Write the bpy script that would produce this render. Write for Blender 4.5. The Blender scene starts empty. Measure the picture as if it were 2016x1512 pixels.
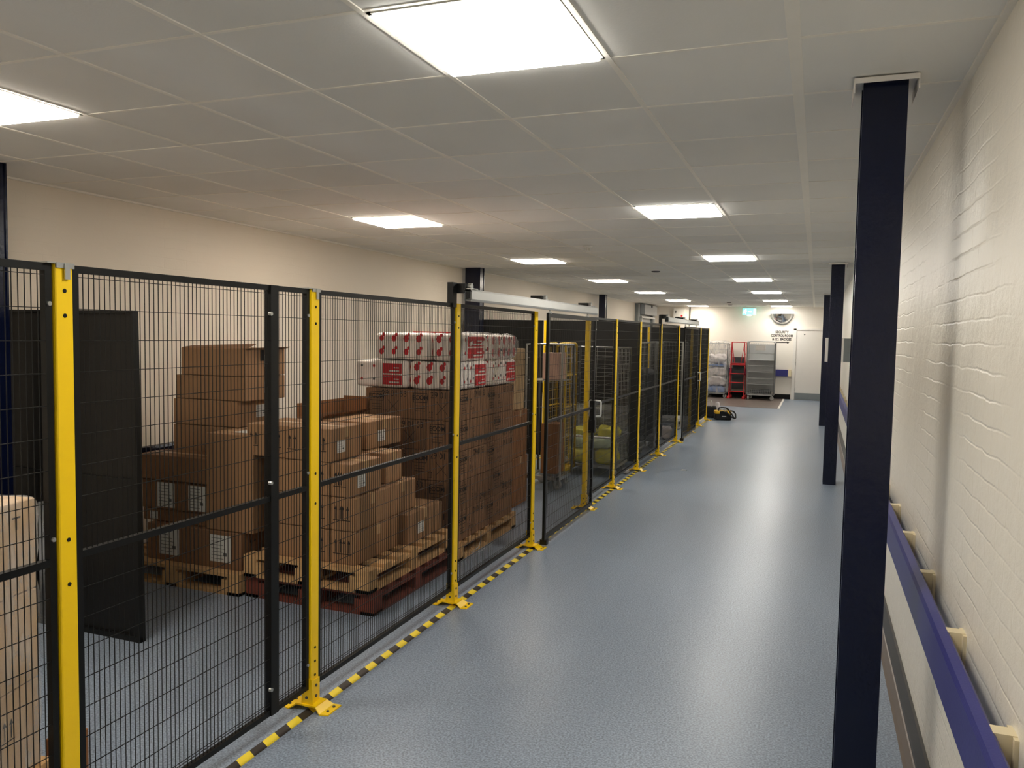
import bpy, math, random
from mathutils import Vector, Matrix
random.seed(7)
C = bpy.context.scene.collection
SC = bpy.context.scene

# ------------------------------------------------------------------ camera, world, exposure
H = 1.77; CE = 2.69
F_PX = 1569.69
yaw, pitch, roll = 0.363434, -0.0630116, 0.0181277
fw = Vector((-math.sin(yaw)*math.cos(pitch), math.cos(yaw)*math.cos(pitch), math.sin(pitch)))
rt = Vector((math.cos(yaw), math.sin(yaw), 0)); up = rt.cross(fw)
r2 = math.cos(roll)*rt + math.sin(roll)*up; u2 = r2.cross(fw)
cam_d = bpy.data.cameras.new('camera'); cam = bpy.data.objects.new('camera', cam_d); C.objects.link(cam)
m = Matrix((r2, u2, -fw)).transposed().to_4x4(); m.translation = Vector((0, 0, H)); cam.matrix_world = m
cam_d.sensor_fit = 'HORIZONTAL'; cam_d.sensor_width = 36.0; cam_d.lens = F_PX*36/2016; cam_d.clip_start = .05
SC.camera = cam
w = bpy.data.worlds.new('world'); SC.world = w; w.use_nodes = True
w.node_tree.nodes['Background'].inputs[0].default_value = (.9, .85, .8, 1)
w.node_tree.nodes['Background'].inputs[1].default_value = .02
SC.view_settings.view_transform = 'Standard'; SC.view_settings.look = 'None'
SC.view_settings.gamma = 1; SC.view_settings.use_curve_mapping = False
SC.view_settings.exposure = 1.75
LIGHT_R = 9.0    # emission of the ceiling panels, corridor row
LIGHT_L = 9.0    # storage row
COL_R = (1, .955, .875); COL_L = (1, .89, .76)
SC.cycles.max_bounces = 16; SC.cycles.diffuse_bounces = 12; SC.cycles.transparent_max_bounces = 24

# ------------------------------------------------------------------ materials
def new_mat(name):
    mt = bpy.data.materials.new(name); mt.use_nodes = True
    return mt, mt.node_tree, mt.node_tree.nodes['Principled BSDF']
def nd(t, typ, **kw):
    n = t.nodes.new(typ)
    for k, v in kw.items(): setattr(n, k, v)
    return n
def sc(c):   # srgb 0-255 -> linear
    return tuple((x/255/12.92 if x/255 <= .04045 else ((x/255+.055)/1.055)**2.4) for x in c) + (1,)
def simple(name, col, rough=.5, metal=0, var=.12, vscale=8, bump=0, bscale=60, coat=0, spec=.5):
    mt, t, b = new_mat(name); c = sc(col)
    tc = nd(t, 'ShaderNodeTexCoord'); nz = nd(t, 'ShaderNodeTexNoise'); nz.inputs['Scale'].default_value = vscale
    nz.inputs['Detail'].default_value = 4
    t.links.new(tc.outputs['Object'], nz.inputs['Vector'])
    mx = nd(t, 'ShaderNodeMix', data_type='RGBA')
    mx.inputs[6].default_value = tuple(v*(1-var) for v in c[:3])+(1,)
    mx.inputs[7].default_value = tuple(min(1, v*(1+var)) for v in c[:3])+(1,)
    t.links.new(nz.outputs['Fac'], mx.inputs[0]); t.links.new(mx.outputs[2], b.inputs['Base Color'])
    b.inputs['Roughness'].default_value = rough; b.inputs['Metallic'].default_value = metal
    b.inputs['Specular IOR Level'].default_value = spec
    if coat: b.inputs['Coat Weight'].default_value = coat; b.inputs['Coat Roughness'].default_value = .15
    if bump:
        n2 = nd(t, 'ShaderNodeTexNoise'); n2.inputs['Scale'].default_value = bscale; n2.inputs['Detail'].default_value = 3
        t.links.new(tc.outputs['Object'], n2.inputs['Vector'])
        bp = nd(t, 'ShaderNodeBump'); bp.inputs['Strength'].default_value = bump; bp.inputs['Distance'].default_value = .01
        t.links.new(n2.outputs['Fac'], bp.inputs['Height']); t.links.new(bp.outputs[0], b.inputs['Normal'])
    return mt

def brick_wall(name, col, axis, str_=.5, rough=.38):
    mt, t, b = new_mat(name); c = sc(col)
    tc = nd(t, 'ShaderNodeTexCoord'); sp = nd(t, 'ShaderNodeSeparateXYZ'); cb = nd(t, 'ShaderNodeCombineXYZ')
    t.links.new(tc.outputs['Object'], sp.inputs[0])
    t.links.new(sp.outputs[axis], cb.inputs[0]); t.links.new(sp.outputs[2], cb.inputs[1])
    # wobble
    nz = nd(t, 'ShaderNodeTexNoise'); nz.inputs['Scale'].default_value = 5; nz.inputs['Detail'].default_value = 5
    t.links.new(tc.outputs['Object'], nz.inputs['Vector'])
    ma = nd(t, 'ShaderNodeMix', data_type='VECTOR'); ma.inputs[0].default_value = .03
    t.links.new(cb.outputs[0], ma.inputs[4]); t.links.new(nz.outputs['Color'], ma.inputs[5])
    br = nd(t, 'ShaderNodeTexBrick'); br.inputs['Scale'].default_value = 1
    br.inputs['Brick Width'].default_value = .225; br.inputs['Row Height'].default_value = .075
    br.inputs['Mortar Size'].default_value = .006; br.inputs['Mortar Smooth'].default_value = 1
    br.inputs['Color1'].default_value = (1, 1, 1, 1); br.inputs['Color2'].default_value = (.7, .7, .7, 1); br.inputs['Mortar'].default_value = (0, 0, 0, 1)
    t.links.new(ma.outputs[1], br.inputs['Vector'])
    n2 = nd(t, 'ShaderNodeTexNoise'); n2.inputs['Scale'].default_value = 6; n2.inputs['Detail'].default_value = 7; n2.inputs['Roughness'].default_value = .68
    t.links.new(tc.outputs['Object'], n2.inputs['Vector'])
    # the thickness of paint hides most joints: joints modulated by a large noise
    n3 = nd(t, 'ShaderNodeTexNoise'); n3.inputs['Scale'].default_value = 1.6; t.links.new(tc.outputs['Object'], n3.inputs['Vector'])
    rp = nd(t, 'ShaderNodeMapRange'); rp.inputs[1].default_value = .42; rp.inputs[2].default_value = .62; rp.inputs[3].default_value = .02; rp.inputs[4].default_value = .30
    t.links.new(n3.outputs['Fac'], rp.inputs[0])
    mu = nd(t, 'ShaderNodeMath', operation='MULTIPLY'); t.links.new(br.outputs['Color'], mu.inputs[0]); t.links.new(rp.outputs[0], mu.inputs[1])
    ad = nd(t, 'ShaderNodeMath', operation='ADD'); t.links.new(mu.outputs[0], ad.inputs[0]); t.links.new(n2.outputs['Fac'], ad.inputs[1])
    bp = nd(t, 'ShaderNodeBump'); bp.inputs['Strength'].default_value = str_; bp.inputs['Distance'].default_value = .014
    t.links.new(ad.outputs[0], bp.inputs['Height']); t.links.new(bp.outputs[0], b.inputs['Normal'])
    mx = nd(t, 'ShaderNodeMix', data_type='RGBA'); mx.inputs[6].default_value = tuple(v*.93 for v in c[:3])+(1,); mx.inputs[7].default_value = c
    t.links.new(n3.outputs['Fac'], mx.inputs[0]); t.links.new(mx.outputs[2], b.inputs['Base Color'])
    b.inputs['Roughness'].default_value = rough
    return mt

def floor_mat(name, col, cells=True, rough=.3):
    mt, t, b = new_mat(name); c = sc(col)
    tc = nd(t, 'ShaderNodeTexCoord')
    nz = nd(t, 'ShaderNodeTexNoise'); nz.inputs['Scale'].default_value = 110; nz.inputs['Detail'].default_value = 2
    t.links.new(tc.outputs['Object'], nz.inputs['Vector'])
    cr = nd(t, 'ShaderNodeValToRGB'); e = cr.color_ramp.elements
    e[0].position = .34; e[0].color = tuple(v*.62 for v in c[:3])+(1,); e[1].position = .66; e[1].color = tuple(v*1.35 for v in c[:3])+(1,)
    t.links.new(nz.outputs['Fac'], cr.inputs[0])
    # streaks of wear along the corridor
    mp = nd(t, 'ShaderNodeMapping'); mp.inputs['Scale'].default_value = (2.2, .35, 1)
    t.links.new(tc.outputs['Object'], mp.inputs[0])
    n2 = nd(t, 'ShaderNodeTexNoise'); n2.inputs['Scale'].default_value = 1.5; n2.inputs['Detail'].default_value = 7; n2.inputs['Roughness'].default_value = .7
    t.links.new(mp.outputs[0], n2.inputs['Vector'])
    mx = nd(t, 'ShaderNodeMix', data_type='RGBA', blend_type='MULTIPLY'); mx.inputs[0].default_value = .5
    c2 = nd(t, 'ShaderNodeValToRGB'); c2.color_ramp.elements[0].position = .3; c2.color_ramp.elements[0].color = (.68, .69, .72, 1); c2.color_ramp.elements[1].position = .7
    t.links.new(n2.outputs['Fac'], c2.inputs[0]); t.links.new(cr.outputs[0], mx.inputs[6]); t.links.new(c2.outputs[0], mx.inputs[7])
    t.links.new(mx.outputs[2], b.inputs['Base Color'])
    mr = nd(t, 'ShaderNodeMapRange'); mr.inputs[3].default_value = rough-.07; mr.inputs[4].default_value = rough+.12
    t.links.new(n2.outputs['Fac'], mr.inputs[0]); t.links.new(mr.outputs[0], b.inputs['Roughness'])
    bp = nd(t, 'ShaderNodeBump'); bp.inputs['Strength'].default_value = .06; bp.inputs['Distance'].default_value = .003
    t.links.new(nz.outputs['Fac'], bp.inputs['Height']); t.links.new(bp.outputs[0], b.inputs['Normal'])
    return mt

def cardboard(name, col, var=.10):
    mt, t, b = new_mat(name); c = sc(col)
    tc = nd(t, 'ShaderNodeTexCoord'); oi = nd(t, 'ShaderNodeObjectInfo')
    nz = nd(t, 'ShaderNodeTexNoise'); nz.inputs['Scale'].default_value = 6; nz.inputs['Detail'].default_value = 5
    t.links.new(tc.outputs['Object'], nz.inputs['Vector'])
    ad = nd(t, 'ShaderNodeMath', operation='ADD'); t.links.new(nz.outputs['Fac'], ad.inputs[0]); t.links.new(oi.outputs['Random'], ad.inputs[1])
    mu = nd(t, 'ShaderNodeMath', operation='MULTIPLY'); mu.inputs[1].default_value = .5; t.links.new(ad.outputs[0], mu.inputs[0])
    mx = nd(t, 'ShaderNodeMix', data_type='RGBA'); mx.inputs[6].default_value = tuple(v*(1-var) for v in c[:3])+(1,); mx.inputs[7].default_value = tuple(v*(1+var) for v in c[:3])+(1,)
    t.links.new(mu.outputs[0], mx.inputs[0]); t.links.new(mx.outputs[2], b.inputs['Base Color'])
    b.inputs['Roughness'].default_value = .72
    wv = nd(t, 'ShaderNodeTexNoise'); wv.inputs['Scale'].default_value = 25; t.links.new(tc.outputs['Object'], wv.inputs['Vector'])
    bp = nd(t, 'ShaderNodeBump'); bp.inputs['Strength'].default_value = .12; bp.inputs['Distance'].default_value = .006
    t.links.new(wv.outputs['Fac'], bp.inputs['Height']); t.links.new(bp.outputs[0], b.inputs['Normal'])
    return mt

def wood(name, col, var=.3):
    mt, t, b = new_mat(name); c = sc(col)
    tc = nd(t, 'ShaderNodeTexCoord'); mp = nd(t, 'ShaderNodeMapping'); mp.inputs['Scale'].default_value = (3, 12, 14)
    t.links.new(tc.outputs['Object'], mp.inputs[0])
    nz = nd(t, 'ShaderNodeTexNoise'); nz.inputs['Scale'].default_value = 2.5; nz.inputs['Detail'].default_value = 6
    t.links.new(mp.outputs[0], nz.inputs['Vector'])
    mx = nd(t, 'ShaderNodeMix', data_type='RGBA'); mx.inputs[6].default_value = tuple(v*(1-var) for v in c[:3])+(1,); mx.inputs[7].default_value = tuple(v*(1+var) for v in c[:3])+(1,)
    t.links.new(nz.outputs['Fac'], mx.inputs[0]); t.links.new(mx.outputs[2], b.inputs['Base Color'])
    b.inputs['Roughness'].default_value = .75
    return mt

def emit(name, col, s):
    mt, t, b = new_mat(name)
    b.inputs['Base Color'].default_value = (.8, .8, .8, 1); b.inputs['Emission Color'].default_value = tuple(col)+(1,); b.inputs['Emission Strength'].default_value = s
    return mt

def film(name, tint=(.9, .92, .93), alpha=.22, rough=.12):
    mt, t, b = new_mat(name)
    tc = nd(t, 'ShaderNodeTexCoord'); nz = nd(t, 'ShaderNodeTexNoise'); nz.inputs['Scale'].default_value = 9; nz.inputs['Detail'].default_value = 5
    mp = nd(t, 'ShaderNodeMapping'); mp.inputs['Scale'].default_value = (1.5, 1.5, .5)
    t.links.new(tc.outputs['Object'], mp.inputs[0]); t.links.new(mp.outputs[0], nz.inputs['Vector'])
    mr = nd(t, 'ShaderNodeMapRange'); mr.inputs[1].default_value = .35; mr.inputs[2].default_value = .7; mr.inputs[3].default_value = alpha*.4; mr.inputs[4].default_value = alpha*1.9
    t.links.new(nz.outputs['Fac'], mr.inputs[0]); t.links.new(mr.outputs[0], b.inputs['Alpha'])
    b.inputs['Base Color'].default_value = tint+(1,); b.inputs['Roughness'].default_value = rough
    bp = nd(t, 'ShaderNodeBump'); bp.inputs['Strength'].default_value = .8; bp.inputs['Distance'].default_value = .03
    t.links.new(nz.outputs['Fac'], bp.inputs['Height']); t.links.new(bp.outputs[0], b.inputs['Normal'])
    return mt

def ceiling_mat():
    mt, t, b = new_mat('mineral_tile')
    tc = nd(t, 'ShaderNodeTexCoord'); mp = nd(t, 'ShaderNodeMapping')
    mp.inputs['Location'].default_value = (.0999/.582, -2.044/.6, 0); mp.inputs['Scale'].default_value = (1/.582, 1/.6, 1)
    t.links.new(tc.outputs['Object'], mp.inputs[0])
    fl = nd(t, 'ShaderNodeVectorMath', operation='FLOOR'); t.links.new(mp.outputs[0], fl.inputs[0])
    wn = nd(t, 'ShaderNodeTexWhiteNoise'); t.links.new(fl.outputs[0], wn.inputs['Vector'])
    nz = nd(t, 'ShaderNodeTexNoise'); nz.inputs['Scale'].default_value = 2.2; nz.inputs['Detail'].default_value = 5
    t.links.new(tc.outputs['Object'], nz.inputs['Vector'])
    ad = nd(t, 'ShaderNodeMath', operation='ADD'); t.links.new(wn.outputs['Value'], ad.inputs[0]); t.links.new(nz.outputs['Fac'], ad.inputs[1])
    mr = nd(t, 'ShaderNodeMapRange'); mr.inputs[1].default_value = .2; mr.inputs[2].default_value = 1.6; t.links.new(ad.outputs[0], mr.inputs[0])
    mx = nd(t, 'ShaderNodeMix', data_type='RGBA'); mx.inputs[6].default_value = (.74, .73, .69, 1); mx.inputs[7].default_value = (.84, .83, .79, 1)
    t.links.new(mr.outputs[0], mx.inputs[0]); t.links.new(mx.outputs[2], b.inputs['Base Color'])
    n2 = nd(t, 'ShaderNodeTexNoise'); n2.inputs['Scale'].default_value = 120; t.links.new(tc.outputs['Object'], n2.inputs['Vector'])
    bp = nd(t, 'ShaderNodeBump'); bp.inputs['Strength'].default_value = .15; bp.inputs['Distance'].default_value = .003
    t.links.new(n2.outputs['Fac'], bp.inputs['Height']); t.links.new(bp.outputs[0], b.inputs['Normal'])
    b.inputs['Roughness'].default_value = .9
    return mt

M = dict(
 wall_side=brick_wall('painted_brick', (240, 234, 220), 1, .62, .33),
 wall_end=brick_wall('painted_brick_end', (236, 230, 220), 0, .28, .45),
 wall_left=brick_wall('painted_brick_left', (232, 222, 206), 1, .25, .5),
 ceil=ceiling_mat(),
 tbar=simple('white_metal_bar', (240, 236, 226), .5, var=.04),
 floor=floor_mat('speckled_vinyl', (137, 150, 166)),
 brown_floor=floor_mat('brown_vinyl', (124, 112, 106)),
 blue=simple('navy_gloss_paint', (6, 14, 40), .22, var=.1, bump=.12, bscale=30, spec=.4),
 bumper=simple('blue_vinyl', (44, 46, 118), .42, var=.06, bump=.05, bscale=120),
 cove=simple('taupe_cove', (112, 98, 86), .4, var=.1),
 cream=simple('cream_plastic', (226, 212, 176), .45, var=.05),
 skirt=simple('grey_skirting', (62, 60, 58), .45, var=.15),
 yellow=simple('yellow_powder_coat', (252, 208, 2), .38, var=.04),
 black=simple('black_powder_coat', (9, 10, 10), .42, var=.1, spec=.3),
 sheet=simple('black_sheet', (10, 10, 10), .4, var=.08, spec=.3),
 hole=simple('dark_hole', (6, 6, 6), .9),
 steel=simple('zinc_steel', (188, 190, 188), .32, metal=.85, var=.12),
 alu=simple('aluminium', (222, 223, 220), .4, metal=.25, var=.05),
 white=simple('white_paint', (232, 228, 222), .5, var=.03),
 doorw=simple('white_door', (228, 224, 218), .45, var=.02),
 grey=simple('grey_metal', (132, 138, 140), .45, metal=.3, var=.08),
 dgrey=simple('dark_grey', (66, 68, 70), .6, var=.1),
 lgrey=simple('light_grey', (170, 172, 172), .5, var=.06),
 cardA=cardboard('cardboard', (152, 116, 82)),
 cardB=cardboard('brown_cardboard', (132, 96, 66)),
 cardC=cardboard('orange_cardboard', (146, 98, 58)),
 cardL=cardboard('beige_cardboard', (198, 166, 124)),
 tapeb=simple('packing_tape', (182, 148, 104), .3, var=.05),
 ink=simple('black_ink', (34, 28, 24), .8, var=.1),
 paper=simple('white_paper', (214, 214, 208), .7, var=.04),
 inkg=simple('grey_ink', (96, 96, 98), .8, var=.1),
 wood=wood('pallet_wood', (190, 152, 104)),
 redwood=wood('red_brown_wood', (108, 50, 34)),
 pack=simple('white_plastic_wrap', (232, 224, 218), .3, var=.06, bump=.5, bscale=14),
 red=simple('red_print', (190, 22, 34), .38, var=.08),
 redp=simple('red_paint', (205, 38, 44), .4, var=.06),
 film=film('clear_film'),
 film3=film('thin_film', (.9, .92, .9), .12, .1),
 film2=film('milky_film', (.86, .88, .9), .2, .16),
 tapeY=simple('yellow_tape', (232, 206, 52), .45, var=.08, vscale=20),
 tapeK=simple('black_tape', (44, 40, 36), .5, var=.2, vscale=20),
 rubber=simple('grey_rubber', (176, 176, 172), .6, var=.1),
 ycage=simple('yellow_wire', (214, 180, 30), .4, var=.1),
 bagy=simple('yellow_bag', (206, 198, 60), .45, var=.25, vscale=12, bump=.8, bscale=18),
 bagg=simple('green_white_bag', (176, 190, 160), .5, var=.2, vscale=12, bump=.8, bscale=18),
 blackf=simple('black_fabric', (22, 22, 24), .8, var=.2, bump=.3, bscale=90),
 yfab=simple('yellow_fabric', (228, 178, 34), .7, var=.1, bump=.2, bscale=90),
 mirror=simple('mirror_dome', (214, 216, 218), .04, metal=1, var=.01),
 blueb=simple('blue_linen', (96, 128, 184), .7, var=.2, bump=.6, bscale=14),
 linen=simple('white_linen', (214, 208, 208), .75, var=.12, bump=.6, bscale=14),
 pinkb=simple('pink_carton', (206, 168, 150), .6, var=.08),
 exitg=emit('exit_green', (.02, .75, .55), .5), exitw=emit('exit_white', (.85, 1, .97), .9),
 diffR=emit('diffuser_corridor', COL_R, LIGHT_R), diffL=emit('diffuser_storage', COL_L, LIGHT_L),
 plastic=simple('white_plastic', (222, 220, 212), .4, var=.02),
)

# ------------------------------------------------------------------ mesh builder
class MB:
    def __init__(s): s.v = []; s.f = []; s.sm = []
    def add(s, vs, fs, smooth=False, mat=None):
        o = len(s.v)
        s.v += [tuple(mat @ Vector(p)) if mat else tuple(p) for p in vs]
        s.f += [tuple(i+o for i in f) for f in fs]; s.sm += [smooth]*len(fs)
        return s
    def box(s, x0, x1, y0, y1, z0, z1, mat=None):
        if x0 > x1: x0, x1 = x1, x0
        if y0 > y1: y0, y1 = y1, y0
        if z0 > z1: z0, z1 = z1, z0
        vs = [(x0, y0, z0), (x1, y0, z0), (x1, y1, z0), (x0, y1, z0), (x0, y0, z1), (x1, y0, z1), (x1, y1, z1), (x0, y1, z1)]
        return s.add(vs, [(3, 2, 1, 0), (4, 5, 6, 7), (0, 1, 5, 4), (1, 2, 6, 5), (2, 3, 7, 6), (3, 0, 4, 7)], mat=mat)
    def rbox(s, x0, x1, y0, y1, z0, z1, r=.01, mat=None):   # box with chamfered vertical and horizontal edges
        vs = []; 
        for (z, q) in ((z0, r), (z0+r, 0), (z1-r, 0), (z1, r)):
            a, b, c, d = x0+q, x1-q, y0+q, y1-q; k = r if q == 0 else r*.6
            vs += [(a+k, c, z), (b-k, c, z), (b, c+k, z), (b, d-k, z), (b-k, d, z), (a+k, d, z), (a, d-k, z), (a, c+k, z)]
        fs = [tuple(range(7, -1, -1)), tuple(range(24, 32))]
        for L in range(3):
            for i in range(8):
                j = (i+1) % 8; fs.append((L*8+i, L*8+j, L*8+8+j, L*8+8+i))
        return s.add(vs, fs, mat=mat)
    def tube(s, p, q, r, n=8, r2=None, mat=None):
        p = Vector(p); q = Vector(q); d = (q-p)
        if d.length < 1e-6: return s
        d.normalize(); a = Vector((0, 0, 1)) if abs(d.z) < .9 else Vector((1, 0, 0)); u = d.cross(a).normalized(); v = d.cross(u)
        if r2 is None: r2 = r
        vs = []
        for c, rr in ((p, r), (q, r2)):
            for i in range(n):
                t = 2*math.pi*(i+.5)/n; vs.append(tuple(c + u*(rr*math.cos(t)) + v*(rr*math.sin(t))))
        fs = [(i, (i+1) % n, n+(i+1) % n, n+i) for i in range(n)]
        s.add(vs, fs, n > 5, mat); s.add(vs[:n], [tuple(range(n-1, -1, -1))], False, mat); s.add(vs[n:], [tuple(range(n))], False, mat)
        return s
    def path(s, pts, r, n=8, mat=None):
        for a, b in zip(pts[:-1], pts[1:]): s.tube(a, b, r, n, mat=mat)
        return s
    def lathe(s, prof, n=20, mat=None, arc=2*math.pi):
        full = abs(arc-2*math.pi) < 1e-6; k = n if full else n+1
        vs = []; fs = []
        for r, z in prof:
            for i in range(k):
                t = arc*i/n; vs.append((r*math.cos(t), r*math.sin(t), z))
        for j in range(len(prof)-1):
            for i in range(n):
                i2 = (i+1) % k; fs.append((j*k+i, j*k+i2, (j+1)*k+i2, (j+1)*k+i))
        return s.add(vs, fs, True, mat)
    def poly(s, pts, mat=None): return s.add(pts, [tuple(range(len(pts)))], False, mat)
    def prism(s, pts, y0, y1, mat=None):   # polygon in XZ extruded along Y
        n = len(pts); vs = [(x, y0, z) for x, z in pts]+[(x, y1, z) for x, z in pts]
        fs = [tuple(range(n)), tuple(range(2*n-1, n-1, -1))]+[(i, n+i, n+(i+1) % n, (i+1) % n) for i in range(n)]
        return s.add(vs, fs, False, mat)
    def build(s, name, mt, parent=None, loc=None, rotz=0):
        me = bpy.data.meshes.new(name); me.from_pydata(s.v, [], s.f); me.materials.append(M[mt] if isinstance(mt, str) else mt)
        me.polygons.foreach_set('use_smooth', s.sm); me.update()
        o = bpy.data.objects.new(name, me); C.objects.link(o)
        if parent is not None: o.parent = parent
        if loc is not None: o.location = loc
        if rotz: o.rotation_euler[2] = rotz
        return o

def text_into(mb, txt, size, mat, align='CENTER', sx=1.0, ext=0.0, bold=0.0):
    cu = bpy.data.curves.new('t', 'FONT'); cu.body = txt; cu.size = size; cu.align_x = align; cu.align_y = 'CENTER'; cu.extrude = ext; cu.resolution_u = 3; cu.offset = bold
    o = bpy.data.objects.new('t', cu); C.objects.link(o); dg = bpy.context.evaluated_depsgraph_get(); dg.update()
    me = o.evaluated_get(dg).to_mesh()
    mm = mat @ Matrix.Scale(sx, 4, (1, 0, 0))
    mb.add([tuple(v.co) for v in me.vertices], [tuple(p.vertices) for p in me.polygons], mat=mm)
    o.evaluated_get(dg).to_mesh_clear(); bpy.data.objects.remove(o); bpy.data.curves.remove(cu)
    return mb
def face_y(x, y, z):   # text plane facing -Y
    return Matrix.Translation((x, y, z)) @ Matrix.Rotation(math.pi/2, 4, 'X')
def face_x(x, y, z):   # text plane facing +X, reading along +Y
    return Matrix.Translation((x, y, z)) @ Matrix.Rotation(math.pi/2, 4, 'Z') @ Matrix.Rotation(math.pi/2, 4, 'X')

def tag(o, label, cat, group=None):
    o['label'] = label; o['category'] = cat
    if group: o['group'] = group
    return o
def thing(name, label, cat, loc=(0, 0, 0), rotz=0, group=None):
    o = bpy.data.objects.new(name, None); C.objects.link(o); o.location = loc; o.rotation_euler = (0, 0, rotz); o.empty_display_size = .1
    return tag(o, label, cat, group)
def struct(name, mb, mt):
    o = mb.build(name, mt); o['kind'] = 'structure'; return o
def copy_tree(o, parent=None):
    c = o.copy(); C.objects.link(c)
    if parent is not None: c.parent = parent
    for ch in list(o.children): copy_tree(ch, c)
    return c

# ------------------------------------------------------------------ the room
XL, XR, YF, YB = -4.75, .465, 24.62, -3.0
struct('floor', MB().box(XL-.1, XR+.1, YB, YF+.1, -.1, 0), 'floor')
struct('trim_1', MB().box(XL, -.82, 21.15, YF-.01, 0, .003), 'brown_floor')          # brown vinyl zone in front of the end wall
struct('trim_2', MB().box(-.86, -.81, 21.15, YF-.05, .001, .005), 'white')
struct('ceiling', MB().box(XL-.1, XR+.1, YB, YF+.1, CE, CE+.1), 'ceil')
struct('wall_left', MB().box(XL-.1, XL, YB, YF+.1, 0, CE), 'wall_left')
struct('wall_right', MB().box(XR, XR+.1, YB, YF+.1, 0, CE), 'wall_side')
struct('wall_end', MB().box(XL, XR, YF, YF+.1, 0, CE), 'wall_end')
struct('wall_back', MB().box(XL, XR, YB-.1, YB, 0, CE), 'wall_end')
# ceiling grid
g = MB(); BW = .0095; BT = .004
LX = [-.0999-.582*k for k in range(0, 8)]; RY = [2.044+.6*k for k in range(-8, 38)]
for x in LX: g.box(x-BW, x+BW, YB, YF, CE-BT, CE)
for y in RY: g.box(XL, XR, y-BW*.8, y+BW*.8, CE-BT*.6, CE)
g.box(LX[0]-.02, LX[0]+.02, YB, YF, CE-BT*1.2, CE)
g.box(XR-.02, XR, YB, YF, CE-.012, CE); g.box(XL, XL+.02, YB, YF, CE-.012, CE); g.box(XL, XR, YF-.02, YF, CE-.012, CE)
struct('trim_3', g, 'tbar')
struct('baseboard_end', MB().box(-3.9, -.66, YF-.015, YF, 0, .145), 'hole')
bb = MB()
bb.prism([(XR, 0), (XR, .16), (XR-.012, .16), (XR-.03, .10), (XR-.03, 0)], YB, YF)
o = struct('baseboard_right', bb, 'skirt')
MB().prism([(XR-.03, 0), (XR-.03, .07), (XR-.036, .068), (XR-.05, .02), (XR-.06, 0)], YB, YF-.2).build('cove_strip', 'cove', o)
struct('baseboard_left', MB().box(XL, XL+.015, YB, 21.9, 0, .12), 'skirt')

# end wall door
d = MB().box(-.545, .375, YF-.03, YF, .2, 2.02); door = struct('door_1', d, 'doorw')
MB().box(-.63, -.55, YF-.05, YF, 0, 2.06).box(.38, .46, YF-.05, YF, 0, 2.06).box(-.63, .46, YF-.05, YF, 2.022, 2.07).build('door_frame', 'doorw', door)
MB().box(-.545, .375, YF-.034, YF, .015, .2).build('kick_plate', 'grey', door)
hb = MB()
for z in (.25, 1.0, 1.78): hb.tube((-.548, YF-.04, z), (-.548, YF-.04, z+.1), .009)
hb.build('hinge', 'steel', door)
MB().tube((-.33, YF-.04, 1.9), (-.33, YF-.03, 1.9), .02, 12).build('spy_hole', 'dgrey', door)

# ------------------------------------------------------------------ ceiling lights
def ceiling_light(x0, x1, y0, side, label, group):
    t = thing('ceiling_light', label, 'ceiling light', ((x0+x1)/2, y0+.3, CE), 0, group)
    hx = (x1-x0)/2-.012; hy = .288
    fr = MB()
    for a in ((-hx, hx, -hy, -hy+.012), (-hx, hx, hy-.012, hy), (-hx, -hx+.012, -hy, hy), (hx-.012, hx, -hy, hy)): fr.box(*a, -.006, .0)
    fr.build('frame', 'plastic', t)
    MB().box(-hx+.012, hx-.012, -hy+.012, hy-.012, -.015, -.002).build('diffuser', 'diffR' if side == 'R' else 'diffL', t)  # drop below the frame added so the glowing edges brighten the ceiling
ordn = ['nearest the camera', 'second from the camera', 'third from the camera', 'fourth from the camera', 'fifth from the camera', 'sixth from the camera', 'farthest one']
for i in range(7):
    y0 = 2.044+3.6*i
    ceiling_light(-.0999-.582*2, -.0999-.582, y0, 'R', 'square corridor ceiling light, %s in the right-hand row' % ordn[i], 'corridor ceiling lights')
    ceiling_light(-.0999-.582*6, -.0999-.582*5, y0, 'L', 'square warm storage ceiling light, %s in the left-hand row' % ordn[i], 'storage ceiling lights')
for i, (y0, r, s) in enumerate(((-1.556, 0, 'R'), (-1.556, 0, 'L'))):   # one light of each row behind the camera
    k = (2, 1) if s == 'R' else (6, 5)
    ceiling_light(-.0999-.582*k[0], -.0999-.582*k[1], y0, s, 'square ceiling light panel behind the camera on the %s' % ('corridor side' if s == 'R' else 'storage side'), 'lights behind the camera')

# smoke detectors and small ceiling fittings
def detector(x, y, label, s=1.0):
    t = thing('smoke_detector', label, 'smoke detector', (x, y, CE-.006))
    MB().lathe([(0, -.02*s), (.05*s, -.018*s), (.052*s, 0)], 20).build('base', 'plastic', t)
    c = MB().lathe([(0, -.06*s), (.028*s, -.058*s), (.034*s, -.05*s)], 16)
    for k in range(6): 
        a = k*math.pi/3; c.box(.024*s*math.cos(a)-.004, .024*s*math.cos(a)+.004, .024*s*math.sin(a)-.004, .024*s*math.sin(a)+.004, -.052*s, -.018*s)
    c.build('sensor_head', 'plastic', t)
detector(-2.24, 8.0, 'white smoke detector on the ceiling above the sliding gate')
def vent(x, y, label):
    t = MB().lathe([(0, -.014), (.05, -.014), (.062, -.004), (.062, 0)], 18).build('ceiling_sensor', 'dgrey', None, (x, y, CE)); tag(t, label, 'sensor')
vent(-2.17, 11.36, 'small dark ceiling sensor above the middle of the fence')
vent(-2.17, 21.5, 'small dark ceiling sensor left of the green exit sign')
vent(-2.3, 23.1, 'tiny dark ceiling sensor nearest the end wall')

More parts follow.
